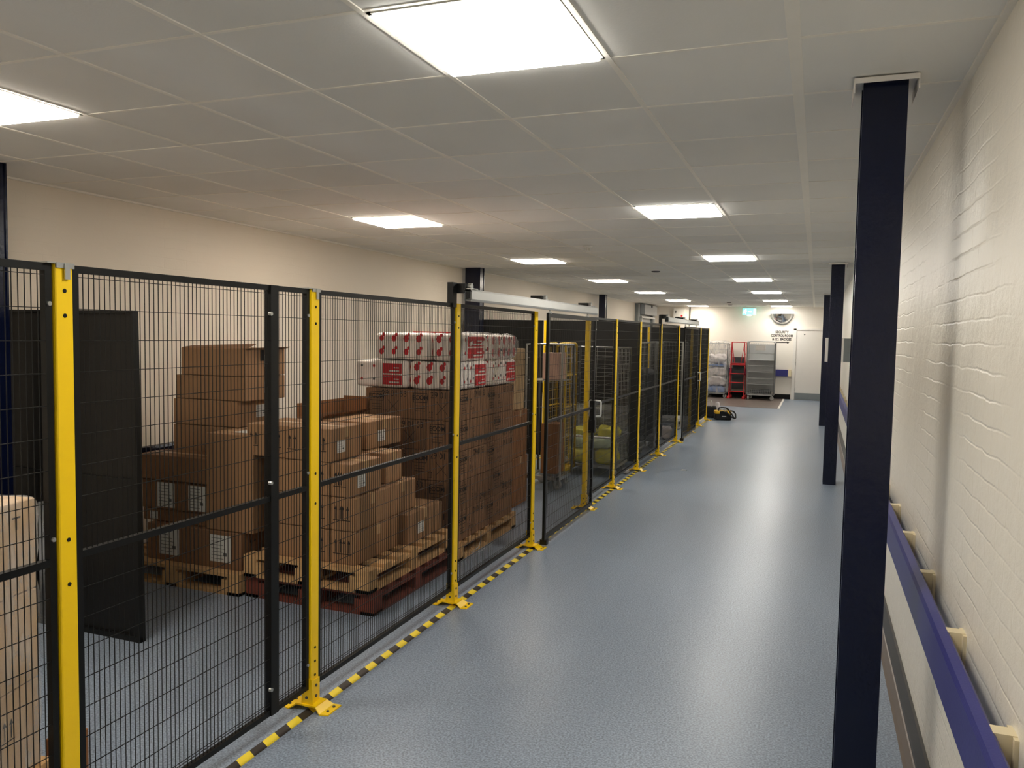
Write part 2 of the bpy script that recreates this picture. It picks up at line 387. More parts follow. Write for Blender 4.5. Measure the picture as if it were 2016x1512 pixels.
# ------------------------------------------------------------------ columns
def column(x0, x1, y0, y1, label, slim=None, collar=True):
    t = thing('steel_column', label, 'column', ((x0+x1)/2, y0, 0), 0, 'navy steel columns'); cx = (x0+x1)/2
    a, b, dd = x0-cx, x1-cx, y1-y0; tk = .012
    # boxed universal column: flanges slightly proud of a web casing
    MB().box(a, b, 0, tk, 0, CE).box(a, b, dd-tk, dd, 0, CE).box(a+.008, b-.008, tk, dd-tk, 0, CE).build('shaft', 'blue', t)
    if slim: MB().tube((slim[0]-cx, slim[1]-y0, 0), (slim[0]-cx, slim[1]-y0, CE), slim[2], 14).build('pipe', 'blue', t)
    if collar:
        c = MB(); z = CE-.012
        c.box(a-.03, b+.03, -.035, -.004, z, z+.006).box(a-.03, b+.03, -.037, -.033, z-.012, z+.006)
        c.box(a-.03, a-.002, -.035, dd+.03, z, z+.006).box(a-.032, a-.028, -.035, dd+.03, z-.045, z+.006)
        c.box(b+.002, b+.03, -.035, dd+.03, z, z+.006).box(b+.028, b+.032, -.035, dd+.03, z-.045, z+.006)
        c.build('ceiling_collar', 'white', t)
    return t
column(.120, .264, 3.125, 3.275, 'tall navy blue steel column nearest the camera beside the white brick wall')
column(.135, .284, 10.39, 10.54, 'navy steel column in the corridor behind the nearest one')
column(.108, .245, 17.45, 17.6, 'navy steel column farthest down the corridor')
column(-4.52, -4.37, 3.14, 3.29, 'navy column at the left picture edge against the storage wall', collar=False)
column(-4.69, -4.46, 10.39, 10.54, 'navy double column on the storage wall above the printed cartons', collar=False)
column(-4.63, -4.48, 17.6, 17.75, 'slim navy column on the storage wall left of the roller shutter', collar=False)

# notice board fixed on wall side behind the second column
t = thing('notice_board', 'white and grey notice board standing out behind the second navy column', 'board', (.24, 11.5, 1.47))
MB().box(-.13, .215, -.012, .012, 0, .32).build('board', 'white', t)
MB().box(.1, .215, -.014, -.0125, .005, .315).build('grey_sheet', 'grey', t)

# ------------------------------------------------------------------ bumper rails
def bumper(name_label, y0, y1, x, side, mt='bumper'):
    s = side
    t = thing('bumper_rail', name_label, 'bumper rail', (x, y0, .70))
    L = y1-y0
    pr = [(s*.062, 0.01), (s*.074, 0.0), (s*.080, .012), (s*.082, .15), (s*.076, .168), (s*.052, .174), (s*.045, .168), (s*.05, .01)]
    MB().prism(pr, 0, L).build('guard', mt, t)
    return t
t = bumper('long blue wall bumper rail along the right brick wall', -2.6, 24.2, XR, -1)
y = 2.09-.68*7
while y < 24:
    b = MB(); yy = y+2.6
    if yy > .05: b.box(-.05, 0, yy-.022, yy+.022, .09, .172).box(-.01, 0, yy-.04, yy+.04, 0.0, .17).build('bracket', 'cream', t)
    y += .68
t = bumper('dark blue wall bumper rail along the storage wall behind the boxes', 3.6, 21.5, XL, 1, 'blue')
t = thing('bumper_rail', 'short blue wall bumper with cream end cap below the security arrow', 'bumper rail', (-2.9, YF, .67))
MB().box(0, 2.155, -.09, -.05, 0, .195).box(0, 2.15, -.05, 0, .07, .12).build('guard', 'bumper', t)
MB().box(2.155, 2.24, -.095, 0, 0, .2).build('end_cap', 'cream', t)

# ------------------------------------------------------------------ fence
FX = -2.155   # fence centre plane
_h = MB().tube((-.001, 0, 0), (.001, 0, 0), .0065, 12).build('bolt_hole', 'hole'); HOLE_ME = _h.data; bpy.data.objects.remove(_h)
_h = MB().tube((-.001, 0, 0), (.004, 0, 0), .007, 8).build('anchor_bolt', 'dgrey'); BOLT_ME = _h.data; bpy.data.objects.remove(_h)
FH = 1.955
def post(y, label, tall=False, cap=False, group='yellow fence posts along the corridor', x=FX, foot=True, h=FH, rot=0):
    t = thing('fence_post', label, 'fence post', (x, y, 0), rot, group)
    a = .02; w_ = .03; b = MB()
    b.rbox(-a, a, -w_, w_, .01, h, .003); b.build('upright', 'yellow', t)
    for z in (.16, .225, .29, .97, 1.11, 1.80, 1.875):
        hl = bpy.data.objects.new('bolt_hole', HOLE_ME); C.objects.link(hl); hl.parent = t; hl.location = (a+.0006, 0, z*h/1.955)
    if foot:
        f = MB()
        f.box(-.055, .055, -.045, .045, .022, .03)
        for s in (1, -1):   # splayed pressed plate
            vs = [(s*.05, -.045, .03), (s*.05, .045, .03), (s*.085, .06, .006), (s*.085, -.06, .006), (s*.125, .062, .006), (s*.125, -.05, .006),
                  (s*.05, -.045, .022), (s*.05, .045, .022), (s*.085, .06, 0), (s*.085, -.06, 0), (s*.125, .062, 0), (s*.125, -.05, 0)]
            f.add(vs, [(0, 1, 2, 3), (3, 2, 4, 5), (6, 7, 8, 9), (9, 8, 10, 11), (4, 5, 11, 10), (0, 3, 9, 6), (3, 5, 11, 9), (1, 2, 8, 7), (2, 4, 10, 8)])
        f.add([(-.03, -.036, .03), (.034, -.036, .03), (.026, -.036, .15), (-.024, -.036, .15), (-.03, -.031, .03), (.034, -.031, .03), (.026, -.031, .15), (-.024, -.031, .15)],
              [(0, 1, 2, 3), (4, 5, 6, 7), (0, 1, 5, 4), (1, 2, 6, 5), (2, 3, 7, 6), (3, 0, 4, 7)])
        f.box(a+.001, a+.006, -.03, .03, .03, .14); f.build('foot_plate', 'yellow', t)
        for (bx, by, bz, bm) in [(0, -.0362, .06, 1), (0, -.0362, .11, 1), (a+.006, 0, .06, 0), (a+.006, 0, .11, 0), (.105, .03, .0065, 2), (.105, -.02, .0065, 2), (-.105, .03, .0065, 2), (-.105, -.02, .0065, 2)]:
            hl = bpy.data.objects.new('anchor_bolt', BOLT_ME); C.objects.link(hl); hl.parent = t; hl.location = (bx, by, bz)
            hl.rotation_euler = ((0, 0, 0), (0, 0, -math.pi/2), (0, -math.pi/2, 0))[bm]
    if cap:
        c = MB().box(-a-.035, a+.004, -w_-.03, w_+.002, h, h+.004).box(a, a+.005, -w_, w_+.002, h-.012, h+.004).box(a+.004, a+.009, -.004, .014, h-.045, h+.002)
        c.build('top_clip', 'steel', t)
    if tall:
        MB().box(-a, a, -w_-.062, -w_-.004, 1.93, 2.085).build('extension', 'black', t)
    return t

PY = [1.785, 3.085, 4.64, 6.16, 7.80, 8.98, 10.33, 11.82, 13.45, 15.0, 16.1, 17.33]
plab = ['broad yellow fence post nearest the camera with silver top clip',
 'yellow fence post second from the camera with silver top clip',
 'yellow fence post at the near end of the aluminium sliding rail',
 'yellow fence post on the hinge side of the near sliding gate',
 'yellow fence post seen through the near sliding gate',
 'yellow fence post in front of the cage of yellow bags',
 'yellow fence post where the first black cross partition meets the fence',
 'yellow fence post before the second sliding rail',
 'yellow fence post at the near edge of the far sliding gate',
 'yellow fence post hidden behind the far sliding gate, only its foot showing',
 'yellow fence post second from the far end of the fence',
 'last yellow fence post beside the black and yellow tool bag']
for i, (y, l) in enumerate(zip(PY, plab)):
    post(y, l, tall=i in (2, 7), cap=i in (0, 1))
post(.30, 'yellow fence post outside the left picture edge', cap=True)

def mesh_panel(y0, y1, label, z0=.10, z1=FH, x=FX, mid=1.05, name='mesh_panel', cat='fence panel', extra=(), fw_=.022, vs=.0205, hs=.098, group='black wire mesh fence panels', rot=0, bolts=True):
    t = thing(name, label, cat, (x, y0, 0), rot, group); L = y1-y0; a = .011
    f = MB(); f.box(-a, a, 0, fw_, z0, z1).box(-a, a, L-fw_, L, z0, z1).box(-a, a, fw_, L-fw_, z0, z0+fw_).box(-a, a, fw_, L-fw_, z1-fw_, z1)
    f.build('frame', 'black', t)
    wv = MB(); n = int((L-2*fw_)/vs); r = .0016
    for k in range(1, n+1):
        yy = fw_+(L-2*fw_)*k/(n+1); wv.tube((a*.4, yy, z0+fw_*.6), (a*.4, yy, z1-fw_*.6), r, 4)
    z = z1-.035
    while z > z0+.03:
        wv.tube((a*.4+.003, fw_*.6, z), (a*.4+.003, L-fw_*.6, z), r*1.05, 4); z -= hs
    wv.tube((a*.4+.003, fw_*.6, z0+.045), (a*.4+.003, L-fw_*.6, z0+.045), r*1.05, 4)
    wv.build('wire_mesh', 'black', t)
    if mid: MB().box(-a, a, fw_, L-fw_, mid-.012, mid+.01).build('mid_rail', 'black', t)
    for e in extra: MB().box(-a-.004, a+.006, e-.026-y0, e+.026-y0, z0, z1).build('splice_bar', 'black', t)
    if bolts:
        b = MB()
        for z in (mid+.07 if mid else 1.1, z1-.12, z0+.12):
            b.tube((a, L-fw_*.5, z), (a+.006, L-fw_*.5, z), .007, 8)
            for e in extra: b.tube((a, e-.03-y0, z), (a+.014, e-.03-y0, z), .008, 10)
        b.build('bolt', 'steel', t)
    return t
g1 = .036
mesh_panel(.30+g1, PY[0]-g1, 'black wire mesh fence panel cut off by the left picture edge')
mesh_panel(PY[0]+g1, PY[1]-g1, 'black mesh fence panel with an extra upright splice bar, between the first two yellow posts', extra=(2.795,))
mesh_panel(PY[1]+g1, PY[2]-g1, 'black mesh fence panel in front of the stepped boxes on the red pallet')
mesh_panel(PY[2]+g1, PY[3]-g1, 'black mesh fence panel under the near sliding rail, before the printed cartons')
mesh_panel(PY[4]+g1, PY[5]-g1, 'black mesh fence panel just beyond the handle of the near gate')
mesh_panel(PY[5]+g1, PY[6]-g1, 'black mesh fence panel in front of the far half of the bag cage')
mesh_panel(PY[6]+g1, PY[7]-g1, 'black mesh fence panel beyond the first cross partition')
mesh_panel(PY[7]+g1, PY[8]-g1, 'black mesh fence panel under the far sliding rail')
mesh_panel(PY[9]+g1, PY[10]-g1, 'black mesh fence panel between the far gate and the second last post', bolts=False)
mesh_panel(PY[10]+g1, PY[11]-g1, 'black mesh fence panel at the far end of the fence', bolts=False)

def sliding_gate(y0, y1, label, hy):
    t = mesh_panel(y0, y1, label, z0=.06, z1=1.945, x=FX+.095, name='sliding_gate', cat='gate', fw_=.035, group='sliding mesh gates')
    L = y1-y0
    b = MB(); b.box(-.02, .03, hy-y0-.05, hy-y0-.005, .86, 1.12); b.box(-.03, .035, hy-y0-.045, hy-y0+.012, .80, .93); b.build('lock', 'black', t)
    for s in (1, -1):
        hh = MB(); x0 = .02*s; x1 = .075 if s > 0 else -.035; yy = hy-y0+.02
        hh.path([(x0, yy-.01, .96), (x1, yy-.01, .965), (x1+.004*s, yy-.01, .985), (x1+.004*s, yy-.01, 1.095), (x1, yy-.01, 1.115), (x0, yy-.01, 1.12)], .009, 10)
        hh.build('handle', 'alu', t)
    gd = MB().box(-.03, .03, .0, .05, .02, .062).build('floor_roller', 'black', t)
    return t
sliding_gate(6.21, 7.72, 'near sliding black mesh gate with silver handle', 7.70)
sliding_gate(13.5, 15.05, 'far sliding black mesh gate with silver handle near the end of the fence', 15.0)

def slide_rail(y0, y1, z, brk, label):
    t = thing('sliding_rail', label, 'rail', (FX+.095, y0, z), 0, 'sliding gate rails'); L = y1-y0
    p = [(-.025, .0), (-.025, .062), (-.018, .07), (.018, .07), (.03, .058), (.03, .008), (.018, -.004), (.010, -.004), (.010, .006), (.02, .012), (.02, .054), (-.018, .06), (-.018, .01), (-.008, .006), (-.008, -.004), (-.018, -.004)]
    n = len(p); vs = [(x, 0, q) for x, q in p]+[(x, L, q) for x, q in p]
    r = MB().add(vs, [(i, n+i, n+(i+1) % n, (i+1) % n) for i in range(n)]); r.box(-.02, .022, L-.02, L, .0, .062); r.build('track', 'alu', t)
    MB().box(-.014, .018, .0, .045, .012, .052).build('end_stop', 'black', t)
    for b in brk:
        q = MB().box(-.115, -.02, b-y0-.035, b-y0+.035, .045, .105); q.build('bracket', 'black', t)
        MB().box(-.03, .03, b-y0-.02, b-y0+.06, .07, .076).tube((-.02, b-y0+.02, .088), (.005, b-y0+.02, .088), .022, 14).build('hanger', 'steel', t)
    for b in (brk[1]+.12, brk[-1]-.1):
        MB().tube((0, b-y0, -.03), (0, b-y0, .03), .008, 8).box(-.012, .012, b-y0-.02, b-y0+.02, -.035, -.02).build('trolley', 'steel', t)
    return t
slide_rail(4.60, 7.70, 1.975, (4.64, 6.14, 7.52), 'aluminium sliding gate rail carried above the near gate')
slide_rail(11.72, 15.0, 1.985, (11.8, 13.42, 14.9), 'aluminium sliding gate rail above the far gate')

# ------------------------------------------------------------------ black sheet partitions
def sheet_partition(y, segs, label, h=1.965, posts=()):
    t = thing('sheet_partition', label, 'partition', (0, y, 0))
    for a, b in segs:
        MB().box(a, b, -.006, .006, .09, h).build('sheet', 'sheet', t)
        f = MB().box(a, a+.022, -.012, .012, .08, h).box(b-.022, b, -.012, .012, .08, h).box(a, b, -.012, .012, .07, .092).box(a, b, -.012, .012, h-.018, h).box(a, b, -.010, .010, h-.36, h-.35)
        f.build('frame', 'black', t)
    return t
sheet_partition(10.62, ((-4.62, -3.585), (-3.495, -2.23)), 'first black sheet cross partition behind the roll cages')
sheet_partition(17.33, ((-4.62, -3.46), (-3.37, -2.23)), 'farthest black sheet cross partition at the end of the store')
post(10.60, 'yellow post in the middle of the first cross partition', x=-3.54, rot=0, group=None, h=1.965)
post(10.60, 'yellow post at the wall end of the first cross partition above the cartons', x=-4.70, group=None, h=1.965, foot=False)
post(17.31, 'yellow post in the farthest cross partition', x=-3.415, group=None, h=1.965)
post(3.62, 'yellow post top peeping over the leaning black screen', x=-4.45, group=None, h=1.965)

# leaning black screen
t = thing('leaning_screen', 'tall leaning black metal screen standing near the left column', 'screen', (-4.6, 3.36, 0))
sh = .09
def lean(m_): 
    m_.v = [(x-sh*z/1.86, y_+.06*z/1.86, z) for x, y_, z in m_.v]; return m_
lean(MB().box(.02, 1.11, .010, .018, .0, 1.855)).build('sheet', 'sheet', t)
fr = MB().box(1.10, 1.125, -.012, .03, 0, 1.86).box(.0, .022, -.01, .028, 0, 1.86).box(0, 1.125, -.01, .028, 1.845, 1.86).box(0, 1.125, -.01, .028, 0, .03).box(.02, 1.11, -.004, .01, .9, .915)
lean(fr).build('frame', 'black', t)

# ------------------------------------------------------------------ hazard tape
def tape_part(mt, ph):
    b = MB(); y = .05+ph
    while y < 17.5:
        y1 = y+.083; s = .03; xa, xb = FX-.005, FX+.045
        b.add([(xa, y+s, .0015), (xb, y, .0015), (xb, y1, .0015), (xa, y1+s, .0015), (xa, y+s, 0), (xb, y, 0), (xb, y1, 0), (xa, y1+s, 0)],
              [(0, 1, 2, 3), (0, 4, 5, 1), (1, 5, 6, 2), (2, 6, 7, 3), (3, 7, 4, 0)])
        y += .166
    return b
t = thing('hazard_tape', 'yellow and black striped floor tape running under the fence', 'floor tape', (0, 0, 0))
tape_part('tapeY', 0).build('yellow_stripes', 'tapeY', t); tape_part('tapeK', .083).build('black_stripes', 'tapeK', t)

# ------------------------------------------------------------------ pallets
def pallet(x0, x1, y0, y1, z, label, mt='wood', rot=0, closed=False):
    """blocks and boards; long side along Y"""
    t = thing('pallet', label, 'pallet', (x1, y0, z), rot, 'wooden pallets'); W = x1-x0; D = y1-y0
    bw = .1; top = MB(); n = 7
    for k in range(n):
        yy = (D-bw)*k/(n-1); top.box(-W, 0, yy, yy+bw, .122, .144)
    top.build('deck_boards', mt, t)
    st = MB()
    for xx in (-W, -W/2-.05, -.1): st.box(xx, xx+.1, 0, D, .1, .122)
    st.build('stringer_boards', mt, t)
    for xx in (-W, -W/2-.0725, -.145):
        for yy in (0, D/2-.05, D-.1):
            MB().box(xx, xx+.145, yy, yy+.1, .022, .1).build('block', mt, t)
    bt = MB()
    for xx in (-W, -W/2-.05, -.1): bt.box(xx, xx+.1, 0, D, 0, .022)
    bt.box(-W, 0, 0, .1, 0, .021); bt.box(-W, 0, D-.1, D, 0, .021)
    bt.build('bottom_boards', mt, t)
    return t
pallet(-4.66, -3.50, 4.2, 5.2, 0, 'light wood pallet under the labelled boxes near the leaning screen')
pallet(-3.47, -2.50, 4.235, 5.43, 0, 'red-brown wooden pallet, lower of two stacked by the second fence post', 'redwood')
pallet(-3.47, -2.52, 4.21, 5.40, .144, 'light wooden pallet lying on top of the red-brown pallet')
pallet(-3.40, -2.52, 5.52, 6.78, 0, 'wooden pallet under the printed brown cartons')

# ------------------------------------------------------------------ cartons
def arrows(mb, mat, s=.05):
    """two upward arrows over a bar, in the XZ plane of mat (local x,y)"""
    for k in (0, 1):
        x = -s*.45+k*s*.9
        mb.add([(x-s*.07, -s, 0), (x+s*.07, -s, 0), (x+s*.07, s*.5, 0), (x-s*.07, s*.5, 0)], [(0, 1, 2, 3)], mat=mat)
        mb.add([(x-s*.28, s*.4, 0), (x+s*.28, s*.4, 0), (x, s, 0)], [(0, 1, 2)], mat=mat)
    mb.add([(-s*.9, -s*1.25, 0), (s*.9, -s*1.25, 0), (s*.9, -s*1.12, 0), (-s*.9, -s*1.12, 0)], [(0, 1, 2, 3)], mat=mat)
def quad(mb, w_, h_, mat):
    mb.add([(-w_/2, -h_/2, 0), (w_/2, -h_/2, 0), (w_/2, h_/2, 0), (-w_/2, h_/2, 0)], [(0, 1, 2, 3)], mat=mat)
def label_sheet(t, w_, h_, mat, lines=7):
    p = MB(); quad(p, w_, h_, mat @ Matrix.Translation((0, 0, .0015))); o = p.build('paper_label', 'paper', t)
    k = MB()
    rnd = random.Random(int(w_*1000))
    for i in range(lines):
        ww = w_*(.35+.4*rnd.random()); yy = h_*(.38-.76*i/(lines-1))
        quad(k, ww, h_*.022, mat @ Matrix.Translation((-w_*.42+ww/2, yy, .0025)))
    quad(k, w_*.18, h_*.12, mat @ Matrix.Translation((w_*.24, -h_*.2, .0025)))
    k.build('label_print', 'inkg', o)
def carton(x0, x1, y0, y1, z0, z1, label, mt='cardA', rot=0, group=None, tape=True, piv=None, name='cardboard_box', lid=False):
    """origin at the bottom corner (x1,y0)"""
    t = thing(name, label, 'box', (x1, y0, z0), rot, group); W, D, Hh = x1-x0, y1-y0, z1-z0
    e = .002
    b = MB(); b.rbox(-W+e, -e, e, D-e, 0, Hh-e, .004); b.build('body', mt, t)
    if tape:
        q = MB(); c = D/2
        q.box(-W+e, -e, c-.024, c+.024, Hh-.003, Hh-e+.0006)
        q.box(-e-.001, -e+.0008, c-.024, c+.024, Hh-.07, Hh-.002)
        q.build('packing_tape', 'tapeb', t)
    return t, W, D, Hh
# pallet 1: labelled boxes
G = 'boxes on the pallet by the leaning screen'
for k, (a, b_) in enumerate(((-3.545, -3.95), (-3.955, -4.36))):
    t, W, D, Hh = carton(b_, a, 4.275, 5.05, .144, .40, ['brown box with white label sheet, front right of the bottom layer by the leaning screen', 'brown box with white label sheet in the bottom layer, half hidden by the leaning screen'][k], 'cardB', group=G)
    label_sheet(t, .175, .185, face_y(-W/2-.0+(.03 if k == 0 else .0), -.001, Hh/2+.01))
    if k == 0:
        p = MB(); arrows(p, face_x(.0015, .12, Hh*.62), .045); p.build('print', 'ink', t)
t, W, D, Hh = carton(-4.45, -3.865, 4.33, 5.02, .402, .49, 'flat brown box under the labelled box by the leaning screen', 'cardB', group=G)
label_sheet(t, .07, .055, face_y(-W/2-.19, -.001, .04), 3)
t, W, D, Hh = carton(-4.06, -3.86, 4.32, 4.56, .492, .695, 'brown box with white label standing left of the tall box, second layer', 'cardB', group=G)
label_sheet(t, .155, .175, face_y(-W/2+.01, -.001, Hh/2))
t, W, D, Hh = carton(-4.45, -4.065, 4.32, 4.56, .492, .70, 'brown box with white label next to the leaning screen, second layer', 'cardB', group=G)
label_sheet(t, .155, .175, face_y(-W/2+.03, -.001, Hh/2))
carton(-4.45, -3.855, 4.30, 4.56, .702, .88, 'low wide brown box on the labelled second layer, left of the tall box', 'cardB', group=G)
t, W, D, Hh = carton(-3.85, -3.46, 4.29, 4.56, .402, 1.065, 'tall plain brown box standing on the bottom labelled box', 'cardA', group=G)
label_sheet(t, .14, .12, Matrix.Translation((-W*.42, D*.55, Hh-.001)), 5)
zs = [(.492, 1.065, -4.40, -3.80), (1.067, 1.255, -4.40, -3.815), (1.257, 1.43, -4.375, -3.745), (1.432, 1.63, -4.325, -3.745)]
nm = ['deep brown box at the base of the four-box tower behind the tall box', 'brown box with white label, second up in the tower by the storage wall', 'brown box with white label, third up in the tower by the storage wall', 'open-topped brown box with raised flap crowning the tower']
for i, (a, b_, c_, d_) in enumerate(zs):
    t, W, D, Hh = carton(c_, d_, 4.57, 5.02, a, b_, nm[i], 'cardA', group=G, tape=i < 3)
    if i: label_sheet(t, .12, .09, face_x(0, .26, Hh*.55), 5)
    if i == 3:
        f = MB(); f.add([(-W, .02, Hh), (-.02, .02, Hh), (-.02, .14, Hh+.035), (-W, .12, Hh+.012), (-W, .02, Hh-.004), (-.02, .02, Hh-.004), (-.02, .14, Hh+.03), (-W, .12, Hh+.008)], [(0, 1, 2, 3), (4, 5, 6, 7), (0, 1, 5, 4), (1, 2, 6, 5), (2, 3, 7, 6), (3, 0, 4, 7)])
        f.add([(-.03, 0, Hh), (0, D, Hh), (.05, D*.98, Hh+.012), (.03, .0, Hh+.006), (-.03, 0, Hh-.004), (0, D, Hh-.004), (.05, D*.98, Hh+.008), (.03, 0, Hh+.002)], [(0, 1, 2, 3), (4, 5, 6, 7), (0, 1, 5, 4), (1, 2, 6, 5), (2, 3, 7, 6), (3, 0, 4, 7)])
        f.build('flap', 'cardB', t)
        MB().box(-.0005, .001, .16, .2, Hh*.55, Hh-.01).build('hand_hole', 'hole', t)

# pallet 2: stepped boxes with arrows
G = 'boxes stepped on the double pallet'
z0 = .288; hh = .215
def abox(x0, x1, y0, y1, L, label, arr=True, lab=None, h=hh, zz=None):
    za = z0+L*hh if zz is None else zz
    t, W, D, Hh = carton(x0, x1, y0, y1, za, za+h-.002, label, 'cardA', group=G)
    if arr:
        p = MB(); arrows(p, face_y(-.07, -.0005, Hh*.55), .042); arrows(p, face_y(-W+.06, -.0005, Hh*.55), .042); p.build('print', 'ink', t)
    if lab: label_sheet(t, .10, .08, face_x(0, lab, Hh*.42), 5)
    return t
abox(-3.36, -2.86, 4.28, 4.78, 0, 'brown box with arrows, bottom layer, left end of the stepped stack')
abox(-2.85, -2.66, 4.28, 4.84, 0, 'narrow brown box with arrows at the bottom front corner of the stepped stack')
abox(-3.0, -2.6, 4.85, 5.40, 0, 'low brown box with small label, rear bottom step near the third fence post', False, .2)
abox(-3.36, -2.86, 4.28, 4.78, 1, 'brown box with arrows, second layer, left end of the stepped stack')
abox(-2.85, -2.67, 4.28, 4.72, 1, 'narrow brown box with arrows in the second layer, front corner of the stepped stack')
abox(-3.05, -2.68, 4.73, 5.12, 1, 'brown box in the second layer with its top showing as a middle step', False)
abox(-3.36, -2.86, 4.28, 4.78, 2, 'brown box with arrows, third layer, left end of the stepped stack')
abox(-2.85, -2.70, 4.28, 4.66, 2, 'narrow brown box with small label in the third layer, front corner', True, .13)
abox(-3.1, -2.74, 4.79, 5.02, 2, 'brown box in the third layer set behind the corner box', False)
abox(-3.20, -2.85, 4.28, 4.66, 3, 'brown box with small label, nearest on the top layer of the stepped stack', True, .12)
abox(-3.52, -3.21, 4.30, 4.72, 3, 'brown box at the left end of the top layer, beside the near labelled one', True, .25)
abox(-3.30, -2.93, 4.85, 5.35, 3, 'brown box with small label, farther on the top layer of the stepped stack', False, .2, h=.20)
abox(-3.30, -3.11, 4.79, 5.35, 2, 'brown box in the third layer at the back of the stepped stack', False)
abox(-3.30, -3.05, 5.13, 5.38, 1, 'small brown box in the second layer at the back of the stepped stack', False)
# open box at the back
t = thing('cardboard_box', 'open brown box with raised flaps and dark inside behind the stepped stack', 'box', (-3.315, 4.86, z0+3*hh), 0, G)
b = MB(); W, D, Hh = .21, .62, .2
b.box(-W, 0, 0, .006, 0, Hh).box(-W, 0, D-.006, D, 0, Hh).box(-W, -W+.006, 0, D, 0, Hh).box(-.006, 0, 0, D, 0, Hh).box(-W, 0, 0, D, 0, .006); b.build('body', 'cardB', t)
f = MB(); f.box(-W, 0, D-.004, D, Hh, Hh+.12).box(-W-.003, -W, 0, D, Hh, Hh+.1); f.add([(0, 0, Hh), (0, D, Hh), (.05, D, Hh+.03), (.05, 0, Hh+.03)], [(0, 1, 2, 3)]); f.build('flap', 'cardC', t)
for k, zz in enumerate((0, 1, 2)):
    abox(-3.52, -3.37, 4.8, 5.38, k, ['brown box at the hidden rear of the bottom layer below the open box', 'brown box at the hidden rear of the second layer below the open box', 'brown box directly under the open box'][k], False)

# pallet 3: printed cartons
G = 'printed brown cartons on the third pallet'
rows = 5; rh = (1.325-.144)/rows; x0, xm, x1, y0, ym, y1 = -3.36, -2.97, -2.54, 5.54, 6.10, 6.74
rn = ['bottom', 'second', 'middle', 'fourth', 'top']
for r in range(rows):
    odd = r % 2 == 0; xm_ = xm if odd else -2.82; ym_ = ym if odd else 6.24
    za = .144+r*rh
    for nmx, (a, b_, c_, d_) in (('front left', (x0, xm_, y0, ym_)), ('front right', (xm_, x1, y0, ym_)), ('rear right', (xm_, x1, ym_, y1))):
        t, W, D, Hh = carton(a, b_, c_, d_, za, za+rh-.002, 'printed brown carton, %s of the %s row on the third pallet' % (nmx, rn[r]), 'cardB', group=G, tape=False, name='printed_carton')
        p = MB()
        if nmx != 'rear right':
            mt_ = face_y(-W+.1, -.0006, Hh*.72)
            for (w_, h_) in ((.13, .004),):
                quad(p, .12, .005, mt_ @ Matrix.Translation((0, .035, 0))); quad(p, .12, .005, mt_ @ Matrix.Translation((0, -.035, 0)))
                quad(p, .005, .07, mt_ @ Matrix.Translation((-.06, 0, 0))); quad(p, .005, .07, mt_ @ Matrix.Translation((.06, 0, 0)))
            text_into(p, 'ECOM', .05, mt_, bold=.001)
            for q in range(3): quad(p, .09, .004, face_y(-W+.1, -.0006, Hh*.45-.02*q))
            if W > .3:
                text_into(p, '29 01 53', .07, face_y(-.13, -.0006, Hh*.82), sx=.9)
                mm = face_y(-.14, -.0006, Hh*.4); quad(p, .14, .004, mm @ Matrix.Rotation(.8, 4, 'Z')); quad(p, .14, .004, mm @ Matrix.Rotation(-.8, 4, 'Z'))
            arrows(p, face_y(-W*.55, -.0006, Hh*.2), .022)
        if nmx != 'front left':
            mt_ = face_x(.0006, .1, Hh*.7); text_into(p, 'ECOM', .05, mt_, bold=.001)
            quad(p, .12, .004, mt_ @ Matrix.Translation((0, .035, 0))); quad(p, .12, .004, mt_ @ Matrix.Translation((0, -.035, 0)))
            text_into(p, '29 01 53', .07, face_x(.0006, D-.15, Hh*.82 if odd else Hh*.2), sx=.9)
            arrows(p, face_x(.0006, D*.5, Hh*.3), .025)
            for q in range(3): quad(p, .08, .004, face_x(.0006, .1, Hh*.42-.02*q))
            text_into(p, '01 53', .04, face_x(.0006, D*.42, Hh*.5) @ Matrix.Rotation(math.pi/2, 4, 'Z'))
        p.build('print', 'ink', t)
# little strap / torn film hanging at the base
t = MB(); t.path([(0, 0, .02), (.03, .08, .05), (.02, .16, .10), (-.01, .2, .14)], .004, 5).path([(0, 0, .02), (.05, .03, .02), (.08, .1, .05)], .006, 5)
tag(t.build('torn_film', 'film2', None, (-2.51, 5.75, 0)), 'scrap of torn plastic film at the foot of the printed carton pallet', 'film')

